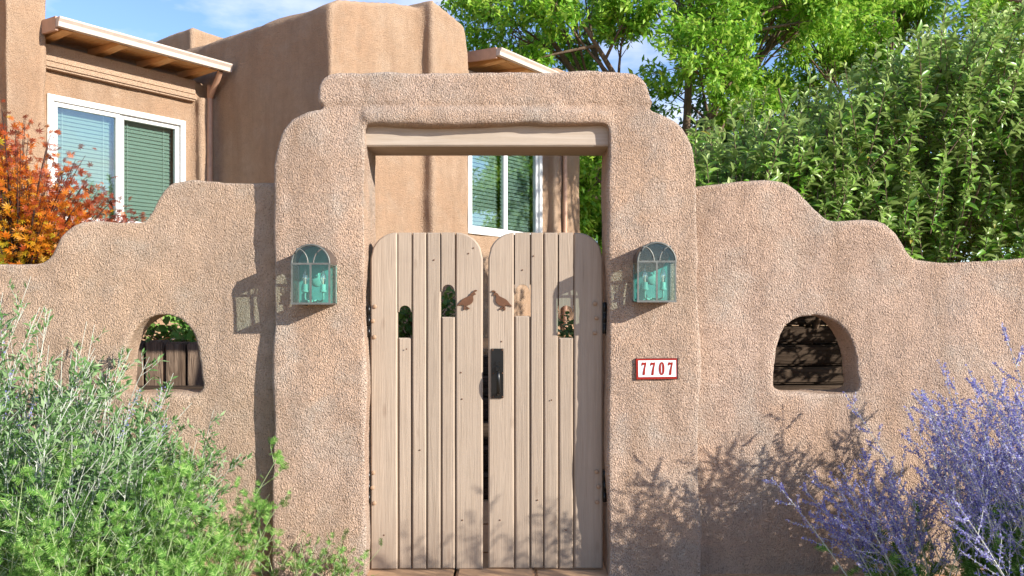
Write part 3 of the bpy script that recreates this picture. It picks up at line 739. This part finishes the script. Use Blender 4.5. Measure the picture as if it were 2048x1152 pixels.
# ------------------------------------------------------------------ foliage templates
def leaf_tmpl(droop=0.18, fold=0.10, w=(0.5, 0.42)):
    ts = [0, 0.33, 0.68, 1.0]; zm = [-droop * t * t for t in ts]
    v = [(0, 0, 0), (-w[0] / 2, ts[1], zm[1] + fold), (0, ts[1], zm[1]), (w[0] / 2, ts[1], zm[1] + fold), (-w[1] / 2, ts[2], zm[2] + fold), (0, ts[2], zm[2]), (w[1] / 2, ts[2], zm[2] + fold), (0, 1, zm[3])]
    f = [(0, 2, 1), (0, 3, 2), (1, 2, 5), (1, 5, 4), (2, 3, 6), (2, 6, 5), (4, 5, 7), (5, 6, 7)]
    return np.array(v, float), np.array(f)
LEAF_V, LEAF_F = leaf_tmpl(droop=0.28, fold=0.13, w=(0.62, 0.55))
SLEAF_V = np.array([(0, 0, 0), (-0.5, 0.45, 0.05), (0.5, 0.45, 0.05), (0, 1, -0.08)], float); SLEAF_F = np.array([(0, 2, 1), (1, 2, 3)])
def maple_tmpl():
    v = [(0, 0, 0)]; f = []
    for a, L in ((-2.0, 0.5), (-1.25, 0.75), (-0.6, 0.92), (0, 1.05), (0.6, 0.92), (1.25, 0.75), (2.0, 0.5)):
        d = np.array([math.sin(a), math.cos(a)]); n = np.array([d[1], -d[0]])
        i = len(v)
        for q, ww in ((0.5, -0.12), (0.5, 0.12)):
            p = d * L * q + n * ww * L; v.append((p[0], p[1], 0.02))
        p = d * L; v.append((p[0], p[1], -0.14 * L))
        f += [(0, i + 1, i), (i, i + 1, i + 2)]
    return np.array(v, float), np.array(f)
MAPLE_V, MAPLE_F = maple_tmpl()
def fern_tmpl(pairs=5, lob=0.42):
    """feathery cut leaf: rib with narrow lobes"""
    v = [(-0.02, 0, 0), (0.02, 0, 0), (0, 1, -0.2)]; f = [(0, 1, 2)]
    for k in range(pairs):
        t = 0.18 + 0.7 * k / pairs; L = lob * (1 - 0.55 * abs(t - 0.4) / 0.6)
        for s in (-1, 1):
            i = len(v); z = -0.2 * t * t
            v += [(0, t - 0.06, z), (0, t + 0.06, z), (s * L, t + 0.20, z + 0.05), (s * L * 0.62, t + 0.08, z + 0.045)]
            f += [(i, i + 3, i + 1), (i + 3, i + 2, i + 1)] if s > 0 else [(i, i + 1, i + 3), (i + 3, i + 1, i + 2)]
    return np.array(v, float), np.array(f)
FERN_V, FERN_F = fern_tmpl()

def rand_unit(n): return nrm(RNG.normal(size=(n, 3)))
def bez(p0, p1, p2, k):
    t = np.linspace(0, 1, k)[None, :, None]
    return (1 - t) ** 2 * p0[:, None] + 2 * t * (1 - t) * p1[:, None] + t * t * p2[:, None]
def interp_lines(P, t):
    """P (M,K,3), t (M,n) in 0..1 -> points, tangents"""
    K = P.shape[1]; f = np.clip(t, 0, 0.9999) * (K - 1); i = f.astype(int); a = (f - i)[..., None]
    m = np.arange(P.shape[0])[:, None]
    return P[m, i] * (1 - a) + P[m, i + 1] * a, nrm(P[m, i + 1] - P[m, i])

# ------------------------------------------------------------------ big-leaved shrub behind the right wall
def big_shrub():
    t = thing('leafy_shrub', 'dense glossy big-leaved green shrub rising behind the right wall', 'shrub', (2.6, 1.7, 1.0))
    org = np.array([2.6, 1.7, 1.0])
    n = 2100
    # canopy height over x as seen: low at the pillar, tall at the right
    x = RNG.uniform(1.0, 4.6, n); y = RNG.uniform(0.75, 3.1, n)
    xs_c = x * (CAM_D / (CAM_D + y)) * 0 + x
    top = np.interp(x * 5.6 / (CAM_D + y), [0.9, 1.5, 2.0, 2.6, 3.0, 3.6, 4.6], [2.45, 2.68, 2.88, 3.20, 3.36, 3.38, 3.2]) + (y - 1.4) * 0.22
    top = top - 0.20 + np.array([0.36 * mnoise.noise((a * 1.5, b * 1.5, 3.7)) for a, b in zip(x, y)])
    z = 1.15 + (top - 1.15 - 0.25) * RNG.uniform(0.0, 1.0, n) ** 0.6
    z = np.where((y < 1.75) & (x < 3.0), np.maximum(z, 1.62), z)
    base = np.stack([x, y, z], 1)
    L = RNG.uniform(0.24, 0.62, n)
    lean = np.stack([RNG.normal(0, 0.30, n), RNG.normal(-0.16, 0.28, n), np.ones(n)], 1)
    low = (z < 1.55)[:, None]
    lean = np.where(low, lean * np.array([1.6, 1.6, 0.6]) + np.array([0, -0.35, 0]), lean)
    lean = nrm(lean)
    tip = base + lean * L[:, None]; mid = (base + tip) / 2 + RNG.normal(0, 0.03, (n, 3))
    P = bez(base, mid, tip, 5)
    V, F = tubes(P, np.linspace(0.005, 0.0018, 5)[None].repeat(n, 0), 4)
    parts = [(V, F)]
    # limbs
    m = 26
    b = np.stack([RNG.uniform(1.4, 4.2, m), RNG.uniform(1.6, 2.6, m), np.full(m, 0.95)], 1)
    e = base[RNG.integers(0, n, m)] + np.array([0, 0.1, 0])
    e = np.stack([b[:, 0] + RNG.normal(0, 0.35, m), b[:, 1] + RNG.normal(-0.2, 0.3, m), RNG.uniform(2.2, 3.0, m)], 1)
    P2 = bez(b, (b + e) / 2 + RNG.normal(0, 0.12, (m, 3)), e, 7)
    parts.append(tubes(P2, np.linspace(0.024, 0.007, 7)[None].repeat(m, 0), 6))
    V, F = join_vf(parts)
    link('branches', arr_mesh('branches', V - org, F4=F, smooth=True), MAT['bark'], t)
    k = 38
    tt = np.sort(RNG.uniform(0.05, 1.0, (n, k)), 1)
    p, tan = interp_lines(P, tt)
    ang = (np.arange(k)[None] * 2.4 + RNG.uniform(0, 6.28, (n, 1)))
    s = nrm(np.cross(tan, np.array([0.3, 1, 0.1]))); u = np.cross(s, tan)
    rad = np.cos(ang)[..., None] * s + np.sin(ang)[..., None] * u
    up_amt = 0.35 + 1.1 * tt[..., None] ** 2
    d = nrm(rad + tan * up_amt + RNG.normal(0, 0.4, rad.shape))
    up = nrm(tan * 0.6 - rad * 0.25 + np.array([0.3, -0.45, 0.45]) + RNG.normal(0, 0.45, rad.shape))
    p = p.reshape(-1, 3); d = d.reshape(-1, 3); up = up.reshape(-1, 3)
    ln = (0.036 + 0.056 * RNG.uniform(0, 1, len(p)) ** 0.8) * np.where(tt.ravel() > 0.92, 0.65, 1.0)
    wd = ln * RNG.uniform(0.42, 0.75, len(p))
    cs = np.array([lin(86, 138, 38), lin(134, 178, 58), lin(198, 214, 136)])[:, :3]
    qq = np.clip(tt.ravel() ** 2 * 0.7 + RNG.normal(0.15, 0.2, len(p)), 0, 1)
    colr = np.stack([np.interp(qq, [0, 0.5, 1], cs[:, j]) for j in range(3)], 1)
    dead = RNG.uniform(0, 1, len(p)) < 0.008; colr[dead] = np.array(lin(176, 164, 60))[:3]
    # the nearest ones one can pick apart are leaves of their own
    dep = p[:, 1] + CAM_D
    px = 1024 + p[:, 0] / dep * FPX; py = HOR - (p[:, 2] - CAM_H) / dep * FPX
    wall_y = np.interp(px, [1390, 1560, 1660, 1760, 1830, 2048], [366, 364, 440, 450, 518, 518])
    vis = (px > 1400) & (px < 2040) & (py > 20) & (py < wall_y - 12)
    score = np.where(vis, ln / dep + 0.012 * (1.2 - p[:, 1]).clip(-1, 1), -1)
    sel = np.argsort(-score)[:300]; rest = np.ones(len(p), bool); rest[sel] = False
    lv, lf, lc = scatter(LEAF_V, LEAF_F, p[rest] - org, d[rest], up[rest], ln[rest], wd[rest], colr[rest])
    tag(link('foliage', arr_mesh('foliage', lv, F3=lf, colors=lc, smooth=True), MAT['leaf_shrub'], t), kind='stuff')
    me = arr_mesh('leaf', LEAF_V * np.array([0.6, 1, 1]), F3=LEAF_F, smooth=True); me.materials.append(MAT['leaf_shrub_one'])
    from mathutils import Matrix
    for i in sel:
        yv = Vector(d[i]).normalized(); xv = yv.cross(Vector(up[i])).normalized(); zv = xv.cross(yv)
        o = link('leaf', me, None, t)
        mt = Matrix(((xv.x, yv.x, zv.x, 0), (xv.y, yv.y, zv.y, 0), (xv.z, yv.z, zv.z, 0), (0, 0, 0, 1)))
        o.matrix_local = Matrix.Translation(Vector(p[i] - org)) @ mt @ Matrix.Scale(float(ln[i]), 4)
def m_leaf_obj(name, stops, trans, rough, spec, back=None):
    s = NT(name); oi = s.n('ShaderNodeObjectInfo'); ge = s.n('ShaderNodeNewGeometry')
    c = s.ramp(oi.outputs['Random'], stops)
    if back is not None: c = s.mix(ge.outputs['Backfacing'], c, back)
    p = s.pbr(c, rough, None, 0, spec); tr = s.n('ShaderNodeBsdfTranslucent'); gm = s.n('ShaderNodeGamma'); gm.inputs['Gamma'].default_value = 0.8
    s.l(c, gm.inputs['Color']); s.l(gm.outputs[0], tr.inputs['Color'])
    ms = s.n('ShaderNodeMixShader'); ms.inputs[0].default_value = trans; s.l(p, ms.inputs[1]); s.l(tr.outputs[0], ms.inputs[2])
    return s.done(ms.outputs[0])
MAT['leaf_shrub_one'] = m_leaf_obj('leaf_shrub_one', [(0, lin(80, 124, 36)), (0.55, lin(114, 158, 50)), (1, lin(152, 184, 84))], 0.3, 0.36, 0.5, lin(138, 162, 84))
MAT['leaf_maple_one'] = m_leaf_obj('leaf_maple_one', [(0, lin(150, 52, 30)), (0.35, lin(206, 88, 34)), (0.7, lin(216, 128, 40)), (1, lin(176, 160, 50))], 0.4, 0.5, 0.4)
big_shrub()

# ------------------------------------------------------------------ trees behind
def tree(name, label, loc, trunk_h, clusters, leaf_mat, nleaf, leaf_len, trunk_r, twigs=9, spread=0.5, leaf_w=0.34, bark='bark', twig_len=(0.3, 0.7), group=None, lean=(0, 0)):
    t = thing(name, label, 'tree', loc, 0, group)
    C = np.asarray(clusters, float)                 # x,y,z,r relative to loc
    N = len(C)
    fork = np.array([lean[0], lean[1], trunk_h])
    parts = []
    K = 9
    tp = bez(np.array([[0, 0, -0.3]]), np.array([[lean[0] * 0.2, lean[1] * 0.2, trunk_h * 0.5]]), fork[None], K)
    parts.append(tubes(tp, np.linspace(trunk_r, trunk_r * 0.62, K)[None], 9))
    # main limbs towards groups of clusters
    nl = max(4, N // 6); cen = C[RNG.permutation(N)[:nl], :3]
    for _ in range(5):
        a = np.argmin(np.linalg.norm(C[:, None, :3] - cen[None], axis=2), 1)
        cen = np.array([C[a == i, :3].mean(0) if (a == i).any() else cen[i] for i in range(nl)])
    st_ = np.repeat(fork[None], nl, 0) * np.array([1, 1, 1]) - np.array([0, 0, 1]) * RNG.uniform(0, trunk_h * 0.25, (nl, 1))
    en = cen
    LP = bez(st_, (st_ + en) / 2 + np.array([0, 0, 0.25]) + RNG.normal(0, 0.15, (nl, 3)), en, 9)
    parts.append(tubes(LP, np.linspace(trunk_r * 0.5, trunk_r * 0.16, 9)[None].repeat(nl, 0), 7))
    # secondary to each cluster
    s2, _ = interp_lines(LP[a], RNG.uniform(0.45, 0.98, (N, 1))); s2 = s2[:, 0]
    SP = bez(s2, (s2 + C[:, :3]) / 2 + RNG.normal(0, 0.1, (N, 3)), C[:, :3], 7)
    parts.append(tubes(SP, np.linspace(trunk_r * 0.17, trunk_r * 0.05, 7)[None].repeat(N, 0), 5))
    # twigs
    M = N * twigs
    ci = np.repeat(np.arange(N), twigs)
    s3, _ = interp_lines(SP[ci], RNG.uniform(0.4, 1.0, (M, 1))); s3 = s3[:, 0]
    dirs = rand_unit(M) * np.array([1, 1, 0.75]) + np.array([0, 0, 0.18])
    e3 = C[ci, :3] + nrm(dirs) * (C[ci, 3:4] * RNG.uniform(0.35, 1.0, (M, 1)) ** 0.6)
    TP = bez(s3, (s3 + e3) / 2 + RNG.normal(0, 0.05, (M, 3)), e3, 6)
    parts.append(tubes(TP, np.linspace(trunk_r * 0.05, 0.002, 6)[None].repeat(M, 0), 4))
    V, F = join_vf(parts)
    link('trunk', arr_mesh('trunk', V, F4=F, smooth=True), MAT[bark], t)
    per = max(1, nleaf // M)
    tt = RNG.uniform(0.35, 1.03, (M, per)); p, tan = interp_lines(TP, tt)
    p = p + RNG.normal(0, spread * 0.12, p.shape)
    d = nrm(tan * 0.5 + rand_unit(M * per).reshape(M, per, 3) * 0.9 + np.array([0, 0, -0.25]))
    up = nrm(RNG.normal(0, 0.55, p.shape) + np.array([0.25, -0.3, 0.9]))
    ln = RNG.uniform(0.7, 1.25, M * per) * leaf_len
    lv, lf, _ = scatter(SLEAF_V, SLEAF_F, p.reshape(-1, 3), d.reshape(-1, 3), up.reshape(-1, 3), ln, ln * leaf_w)
    tag(link('crown', arr_mesh('crown', lv, F3=lf), MAT[leaf_mat], t), kind='stuff')
    return t

def ell_clusters(n, c, r, rr=(0.35, 0.6), fill=0.35, cond=None):
    out = []
    while len(out) < n:
        q = rand_unit(1)[0] * (fill + (1 - fill) * random.random()) ** 0.5
        p = np.array(c) + q * np.array(r)
        if cond is None or cond(p): out.append((*p, random.uniform(*rr)))
    return out
tree('shade_tree', 'bright green tree filling the sky right of the house roof', (2.6, 8.2, 1.0), 2.0,
     ell_clusters(110, (-0.3, 0, 3.6), (4.0, 2.0, 3.2), (0.5, 0.9)), 'leaf_tree', 120000, 0.12, 0.16, twigs=11, leaf_w=0.36)
tree('shade_tree', 'airy tree with bare forked limbs above the big shrub at upper right', (7.6, 9.6, 1.0), 2.6,
     ell_clusters(95, (-0.2, 0, 4.2), (4.0, 1.8, 3.0), (0.5, 0.85)), 'leaf_tree', 80000, 0.125, 0.15, twigs=10, leaf_w=0.34, lean=(-0.3, 0))
tree('shade_tree', 'sparse tree at the right edge whose twigs hang above the big shrub', (6.0, 3.7, 1.0), 2.6,
     ell_clusters(34, (0.0, 0, 3.7), (1.9, 1.2, 1.3), (0.35, 0.6)), 'leaf_tree', 9000, 0.10, 0.12, twigs=9, leaf_w=0.36)
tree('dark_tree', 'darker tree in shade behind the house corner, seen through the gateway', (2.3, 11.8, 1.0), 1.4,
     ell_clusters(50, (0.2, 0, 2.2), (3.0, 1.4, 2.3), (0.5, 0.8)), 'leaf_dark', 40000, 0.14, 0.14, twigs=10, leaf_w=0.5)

# ------------------------------------------------------------------ orange maple behind the left wall
def maple():
    o = np.array([-3.55, 1.75, 1.0])
    t = thing('maple_shrub', 'small maple with orange and red autumn leaves below the left window', 'maple', tuple(o))
    n = 420
    # layered sprays, denser to the left, thinning out to the right tip
    x = RNG.uniform(-1.0, 0.92, n)
    hmax = np.interp(x, [-1.0, -0.3, 0.0, 0.25, 0.5, 0.75, 1.0], [1.95, 1.95, 1.80, 1.45, 1.24, 1.16, 0.8])
    z = 0.45 + (hmax - 0.45) * RNG.uniform(0, 1, n) ** 0.85
    y = RNG.uniform(-0.55, 0.6, n)
    e = np.stack([x, y, z], 1)
    s = np.stack([x * 0.25 - 0.1, y * 0.25, z * 0.45], 1)
    P = bez(s, (s + e) / 2 + np.array([0, 0, 0.12]) * RNG.uniform(0.3, 1.4, (n, 1)), e, 7)
    parts = [tubes(P, np.linspace(0.007, 0.0018, 7)[None].repeat(n, 0), 5)]
    m = 7
    b = np.zeros((m, 3)) + np.array([-0.08, 0, -0.1]); e2 = np.stack([RNG.uniform(-0.4, 0.35, m), RNG.uniform(-0.2, 0.2, m), RNG.uniform(0.7, 1.0, m)], 1)
    parts.append(tubes(bez(b, (b + e2) / 2 + RNG.normal(0, 0.06, (m, 3)), e2, 8), np.linspace(0.026, 0.008, 8)[None].repeat(m, 0), 7))
    V, F = join_vf(parts)
    link('trunk', arr_mesh('trunk', V, F4=F, smooth=True), MAT['bark_red'], t)
    k = 24
    tt = RNG.uniform(0.4, 1.02, (n, k)); p, tan = interp_lines(P, tt)
    p = (p + RNG.normal(0, 0.045, p.shape)).reshape(-1, 3); tan = tan.reshape(-1, 3)
    N = len(p)
    d = nrm(tan + rand_unit(N) * 0.9 + np.array([0, -0.2, -0.35])); up = nrm(RNG.normal(0, 0.4, (N, 3)) + np.array([0.35, -0.75, 0.7]))
    ln = RNG.uniform(0.030, 0.052, N)
    hf = np.clip((p[:, 2] / np.interp(p[:, 0], [-1, -0.3, 0.25, 1.0], [1.8, 1.8, 1.42, 0.8])), 0, 1)
    q = np.clip(hf ** 1.8 * 0.74 + 0.03 + 0.22 * (p[:, 0] + 0.4) + RNG.normal(0, 0.16, N), 0, 1)
    cs = np.array([lin(134, 150, 34), lin(176, 158, 30), lin(206, 140, 22), lin(200, 104, 18), lin(158, 64, 20), lin(104, 42, 24)])[:, :3]
    col = np.stack([np.interp(q, [0, 0.2, 0.42, 0.6, 0.8, 1], cs[:, i]) for i in range(3)], 1)
    sel = np.argsort(p[:, 1] - 0.15 * p[:, 2])[:300]; rest = np.ones(N, bool); rest[sel] = False
    lv, lf, lc = scatter(MAPLE_V, MAPLE_F, p[rest], d[rest], up[rest], ln[rest], col=col[rest])
    tag(link('crown', arr_mesh('crown', lv, F3=lf, colors=lc), MAT['leaf_maple'], t), kind='stuff')
    from mathutils import Matrix
    ms = []
    for c in cs:
        me = arr_mesh('leaf', MAPLE_V, F3=MAPLE_F, colors=np.repeat(c[None], len(MAPLE_V), 0)); me.materials.append(MAT['leaf_maple']); ms.append(me)
    for i in sel:
        yv = Vector(d[i]).normalized(); xv = yv.cross(Vector(up[i])).normalized(); zv = xv.cross(yv)
        ob = link('leaf', ms[int(np.argmin(np.abs(np.array([0, 0.2, 0.42, 0.6, 0.8, 1]) - q[i])))], None, t)
        mt = Matrix(((xv.x, yv.x, zv.x, 0), (xv.y, yv.y, zv.y, 0), (xv.z, yv.z, zv.z, 0), (0, 0, 0, 1)))
        ob.matrix_local = Matrix.Translation(Vector(p[i])) @ mt @ Matrix.Scale(float(ln[i]), 4)
maple()

def bushlet(name, label, loc, rad, h, n, leaf, mat, w=0.5, cat='shrub', stems=14, kind=None):
    t = thing(name, label, cat, loc)
    a = RNG.uniform(0, 6.28, stems); e = np.stack([np.cos(a) * rad * RNG.uniform(0.2, 1, stems), np.sin(a) * rad * RNG.uniform(0.2, 1, stems), h * RNG.uniform(0.6, 1.0, stems)], 1)
    b = e * np.array([0.15, 0.15, 0]); P = bez(b, (b + e) / 2 + np.array([0, 0, h * 0.15]), e, 6)
    V, F = tubes(P, np.linspace(0.006, 0.002, 6)[None].repeat(stems, 0), 5)
    link('stems', arr_mesh('stems', V, F4=F, smooth=True), MAT['bark'], t)
    k = n // stems; p, tan = interp_lines(P, RNG.uniform(0.2, 1.0, (stems, k)))
    p = (p + RNG.normal(0, rad * 0.16, p.shape)).reshape(-1, 3); N = len(p)
    p[:, 2] = np.maximum(p[:, 2], 0.01)
    d = nrm(tan.reshape(-1, 3) * 0.5 + rand_unit(N)); up = nrm(RNG.normal(0, 0.5, (N, 3)) + np.array([0.2, -0.5, 0.8])); ln = leaf * RNG.uniform(0.7, 1.3, N)
    lv, lf, _ = scatter(LEAF_V, LEAF_F, p, d, up, ln, ln * w * 2)
    tag(link('foliage', arr_mesh('foliage', lv, F3=lf, smooth=True), MAT[mat], t), kind='stuff')
    return t
bushlet('evergreen_shrub', 'small dark green shrub between maple and wall below the left window', (-2.83, 1.75, 1.05), 0.17, 0.88, 420, 0.045, 'leaf_dark')
bushlet('ground_cover', 'leafy green ground cover above the railway ties behind the left hole', (-2.65, 2.35, 1.05), 0.55, 0.30, 520, 0.07, 'leaf_fern', stems=26, cat='plant')
bushlet('grey_shrub', 'small grey-green shrub in the courtyard seen through the right gate cut-out', (0.75, 3.1, 1.05), 0.45, 0.26, 700, 0.05, 'leaf_sage', stems=24)
bushlet('added_shrub', 'dark shrub added for the dappled shade in the left gate cut-outs', (-0.85, 3.05, 1.05), 0.4, 0.5, 900, 0.06, 'leaf_dark', stems=24)  # added to give dark, dappled shade behind the cut-outs
# fallen leaves on the raised bed
fl = []
n = 160
p = np.stack([RNG.uniform(-3.4, -1.5, n), RNG.uniform(1.80, 2.4, n), np.full(n, 1.075)], 1); p[:, 2] += np.where(p[:, 1] < 1.94, 0.10, 0.0) + RNG.uniform(0, 0.015, n)
d = rand_unit(n) * np.array([1, 1, 0.2]); up = nrm(RNG.normal(0, 0.25, (n, 3)) + np.array([0, -0.3, 1]))
lv, lf, _ = scatter(LEAF_V, LEAF_F, p, d, up, RNG.uniform(0.04, 0.08, n), None)
tag(link('fallen_leaves', arr_mesh('fallen_leaves', lv, F3=lf), MAT['leaf_dry']), 'dry yellow and orange leaves fallen on the railway ties', 'leaves', kind='stuff')

# ------------------------------------------------------------------ flowering sage, right foreground
def flower_sage(label, base, nst, hgt, leanx, seed_spread, fl_density=1.0, leaf_n=0, branch=11, lean_y=-0.05):
    t = thing('flowering_sage', label, 'flower bush', base, 0, 'violet sage plants by the right wall')
    n = nst
    a = RNG.uniform(0, 6.28, n); r = RNG.uniform(0, 1, n) ** 0.5
    b = np.stack([np.cos(a) * r * seed_spread[0], np.sin(a) * r * seed_spread[1], np.zeros(n) - 0.02], 1)
    H = hgt * RNG.uniform(0.62, 1.0, n)
    dx = np.where(RNG.uniform(0, 1, n) < 0.7, RNG.normal(leanx, 0.28, n), RNG.normal(0.1, 0.3, n)); dy = RNG.normal(lean_y, 0.16, n)
    dirv = nrm(np.stack([dx, dy, np.ones(n)], 1))
    e = b + dirv * H[:, None]; m = b * 0.6 + e * 0.4 + np.array([0, 0, 0.14]) * H[:, None] + RNG.normal(0, 0.03, (n, 3))
    e[:, 1] = np.minimum(e[:, 1], 0.02 - base[1])
    P = bez(b, m, e, 9)
    parts = [tubes(P, np.linspace(0.0038, 0.0012, 9)[None].repeat(n, 0), 4)]
    # side branches in the upper part, paired
    k = branch
    tt = np.linspace(0.38, 0.93, k)[None] + RNG.uniform(-0.02, 0.02, (n, k)); p, tan = interp_lines(P, tt)
    ang = np.arange(k)[None] * 2.2 + RNG.uniform(0, 6.28, (n, 1))
    s = nrm(np.cross(tan, np.array([0.2, 1, 0.1]))); u = np.cross(s, tan)
    rad = np.cos(ang)[..., None] * s + np.sin(ang)[..., None] * u
    bl = (0.21 * (1.08 - tt) * RNG.uniform(0.6, 1.2, (n, k)) * hgt + 0.03)
    bd = nrm(tan * 1.0 + rad * 0.75)
    bs = p.reshape(-1, 3); be = (p + bd * bl[..., None]).reshape(-1, 3)
    BP = bez(bs, (bs + be) / 2 + np.array([0, 0, -0.008]), be, 4)
    parts.append(tubes(BP, np.linspace(0.0015, 0.0008, 4)[None].repeat(len(BP), 0), 3))
    V, F = join_vf(parts)
    link('stems', arr_mesh('stems', V, F4=F), MAT['stem_grey'], t)
    # whorls of florets
    w1 = int(13 * fl_density); q1, t1 = interp_lines(BP, np.linspace(0.18, 1.0, w1)[None].repeat(len(BP), 0))
    w2 = int(26 * fl_density); q2, t2 = interp_lines(P, np.linspace(0.62, 1.0, w2)[None].repeat(n, 0))
    q = np.concatenate([q1.reshape(-1, 3), q2.reshape(-1, 3)]); tq = np.concatenate([t1.reshape(-1, 3), t2.reshape(-1, 3)])
    keep = RNG.uniform(0, 1, len(q)) < 0.86; q, tq = q[keep], tq[keep]
    fper = 5
    q = np.repeat(q, fper, 0); tq = np.repeat(tq, fper, 0)
    d = nrm(rand_unit(len(q)) + tq * 0.7); q = q + RNG.normal(0, 0.0022, q.shape)
    ln = RNG.uniform(0.0065, 0.0125, len(q))
    lv, lf, _ = scatter(SLEAF_V, SLEAF_F, q, d, rand_unit(len(q)), ln, ln * 0.62)
    tag(link('flowers', arr_mesh('flowers', lv, F3=lf), MAT['flower'], t), kind='stuff')
    if leaf_n:
        kk = leaf_n // n + 1
        p, tan = interp_lines(P, RNG.uniform(0.05, 0.45, (n, kk))); N = n * kk
        d = nrm(tan.reshape(-1, 3) * 0.5 + rand_unit(N)); up = nrm(RNG.normal(0, 0.4, (N, 3)) + np.array([0.2, -0.4, 0.8])); ln = RNG.uniform(0.04, 0.08, N)
        lv, lf, _ = scatter(FERN_V, FERN_F, p.reshape(-1, 3), d, up, ln, ln)
        tag(link('foliage', arr_mesh('foliage', lv, F3=lf), MAT['leaf_fern'], t), kind='stuff')
    return t
flower_sage('tall violet-flowered sage bush at the right edge of the photo', (2.45, -0.55, 0), 94, 1.26, -0.30, (0.42, 0.30), leaf_n=3000)
flower_sage('low sprawling violet sage spray left of the tall bush below the wall hole', (1.85, -0.42, 0), 32, 0.92, -0.45, (0.20, 0.16), leaf_n=300)
flower_sage('violet sage plant closest to the camera at the lower right corner', (2.55, -1.35, 0), 84, 1.46, -0.14, (0.62, 0.18), leaf_n=1800)

# ------------------------------------------------------------------ green bushes, left foreground
def grey_sage(name, label, base, n, hfun, xr, yr, lean, leaf_per, leaf_len, tmpl, mat, stem_mat, side=7, fl=0, hmin=0.55, hpow=0.8):
    t = thing(name, label, 'bush', base)
    x = RNG.uniform(*xr, n); y = RNG.uniform(*yr, n)
    b = np.stack([x - base[0], y - base[1], np.zeros(n) - 0.02], 1)
    H = hfun(x) * RNG.uniform(hmin, 1.0, n) ** hpow
    dirv = nrm(np.stack([RNG.normal(lean, 0.22, n), RNG.normal(-0.05, 0.15, n), np.ones(n)], 1))
    e = b + dirv * H[:, None]; m = b * 0.55 + e * 0.45 + np.array([-0.04, 0, 0.08]) * H[:, None] + RNG.normal(0, 0.03, (n, 3))
    e[:, 1] = np.minimum(e[:, 1], 0.03 - base[1])
    P = bez(b, m, e, 9); parts = [tubes(P, np.linspace(0.0034, 0.0011, 9)[None].repeat(n, 0), 4)]
    k = side; tt = RNG.uniform(0.2, 0.95, (n, k)); p, tan = interp_lines(P, tt)
    bd = nrm(tan + rand_unit(n * k).reshape(n, k, 3) * 0.75 + np.array([0.1, -0.1, 0.1]))
    bl = 0.32 * (1.1 - tt) * RNG.uniform(0.5, 1.2, (n, k)) + 0.05
    bs = p.reshape(-1, 3); be = (p + bd * bl[..., None]).reshape(-1, 3)
    BP = bez(bs, (bs + be) / 2 + np.array([0, 0, -0.01]), be, 4)
    parts.append(tubes(BP, np.linspace(0.0018, 0.0009, 4)[None].repeat(len(BP), 0), 3))
    V, F = join_vf(parts); link('stems', arr_mesh('stems', V, F4=F), MAT[stem_mat], t)
    k1 = leaf_per; q1, t1 = interp_lines(BP, RNG.uniform(0.05, 1.0, (len(BP), k1)))
    k2 = leaf_per * 2; q2, t2 = interp_lines(P, RNG.uniform(0.15, 0.97, (n, k2)))
    q = np.concatenate([q1.reshape(-1, 3), q2.reshape(-1, 3)]); tq = np.concatenate([t1.reshape(-1, 3), t2.reshape(-1, 3)]); N = len(q)
    d = nrm(tq * 0.7 + rand_unit(N) * 0.8 + np.array([0.05, -0.1, 0.1])); up = nrm(RNG.normal(0, 0.45, (N, 3)) + np.array([0.3, -0.5, 0.8]))
    ln = leaf_len * RNG.uniform(0.6, 1.3, N)
    lv, lf, _ = scatter(tmpl[0], tmpl[1], q, d, up, ln, ln)
    tag(link('foliage', arr_mesh('foliage', lv, F3=lf), MAT[mat], t), kind='stuff')
    if fl:
        i = RNG.integers(0, n, fl); pp, tn = interp_lines(P[i], np.linspace(0.8, 1.0, 14)[None].repeat(fl, 0))
        pp = np.repeat(pp.reshape(-1, 3), 5, 0) + RNG.normal(0, 0.008, (fl * 14 * 5, 3)); ln = RNG.uniform(0.006, 0.012, len(pp))
        lv, lf, _ = scatter(SLEAF_V, SLEAF_F, pp, rand_unit(len(pp)), rand_unit(len(pp)), ln, ln * 0.6)
        tag(link('flowers', arr_mesh('flowers', lv, F3=lf), MAT['flower'], t), kind='stuff')
    return t
NARROW = (SLEAF_V * np.array([0.26, 1, 1]), SLEAF_F)
FERN = (FERN_V, FERN_F)
grey_sage('sage_bush', 'tall silvery green sage bush with thin pale stems against the left wall', (-2.3, -0.4, 0), 250,
          lambda x: np.interp(x, [-2.9, -2.3, -1.9, -1.5, -1.3], [1.66, 1.46, 1.15, 0.85, 0.55]), (-2.95, -1.60), (-0.95, -0.06), 0.12, 9, 0.042, NARROW, 'leaf_sage', 'stem_grey', side=11, fl=24)
grey_sage('fern_leaved_bush', 'low bright green feathery bush in front of the tall silvery bush', (-2.0, -0.8, 0), 130,
          lambda x: np.interp(x, [-2.6, -2.0, -1.6, -1.2], [1.05, 1.02, 0.92, 0.55]), (-2.6, -1.25), (-1.25, -0.25), 0.10, 6, 0.046, FERN, 'leaf_fern', 'stem_green', side=9, hmin=0.4, hpow=1.2)
grey_sage('weed', 'small leafy green weed at the foot of the left gateway pillar', (-1.0, -0.12, 0), 16,
          lambda x: np.interp(x, [-1.4, -0.8], [0.24, 0.16]), (-1.28, -0.85), (-0.22, -0.04), 0.1, 3, 0.04, FERN, 'leaf_fern', 'stem_green', side=3)
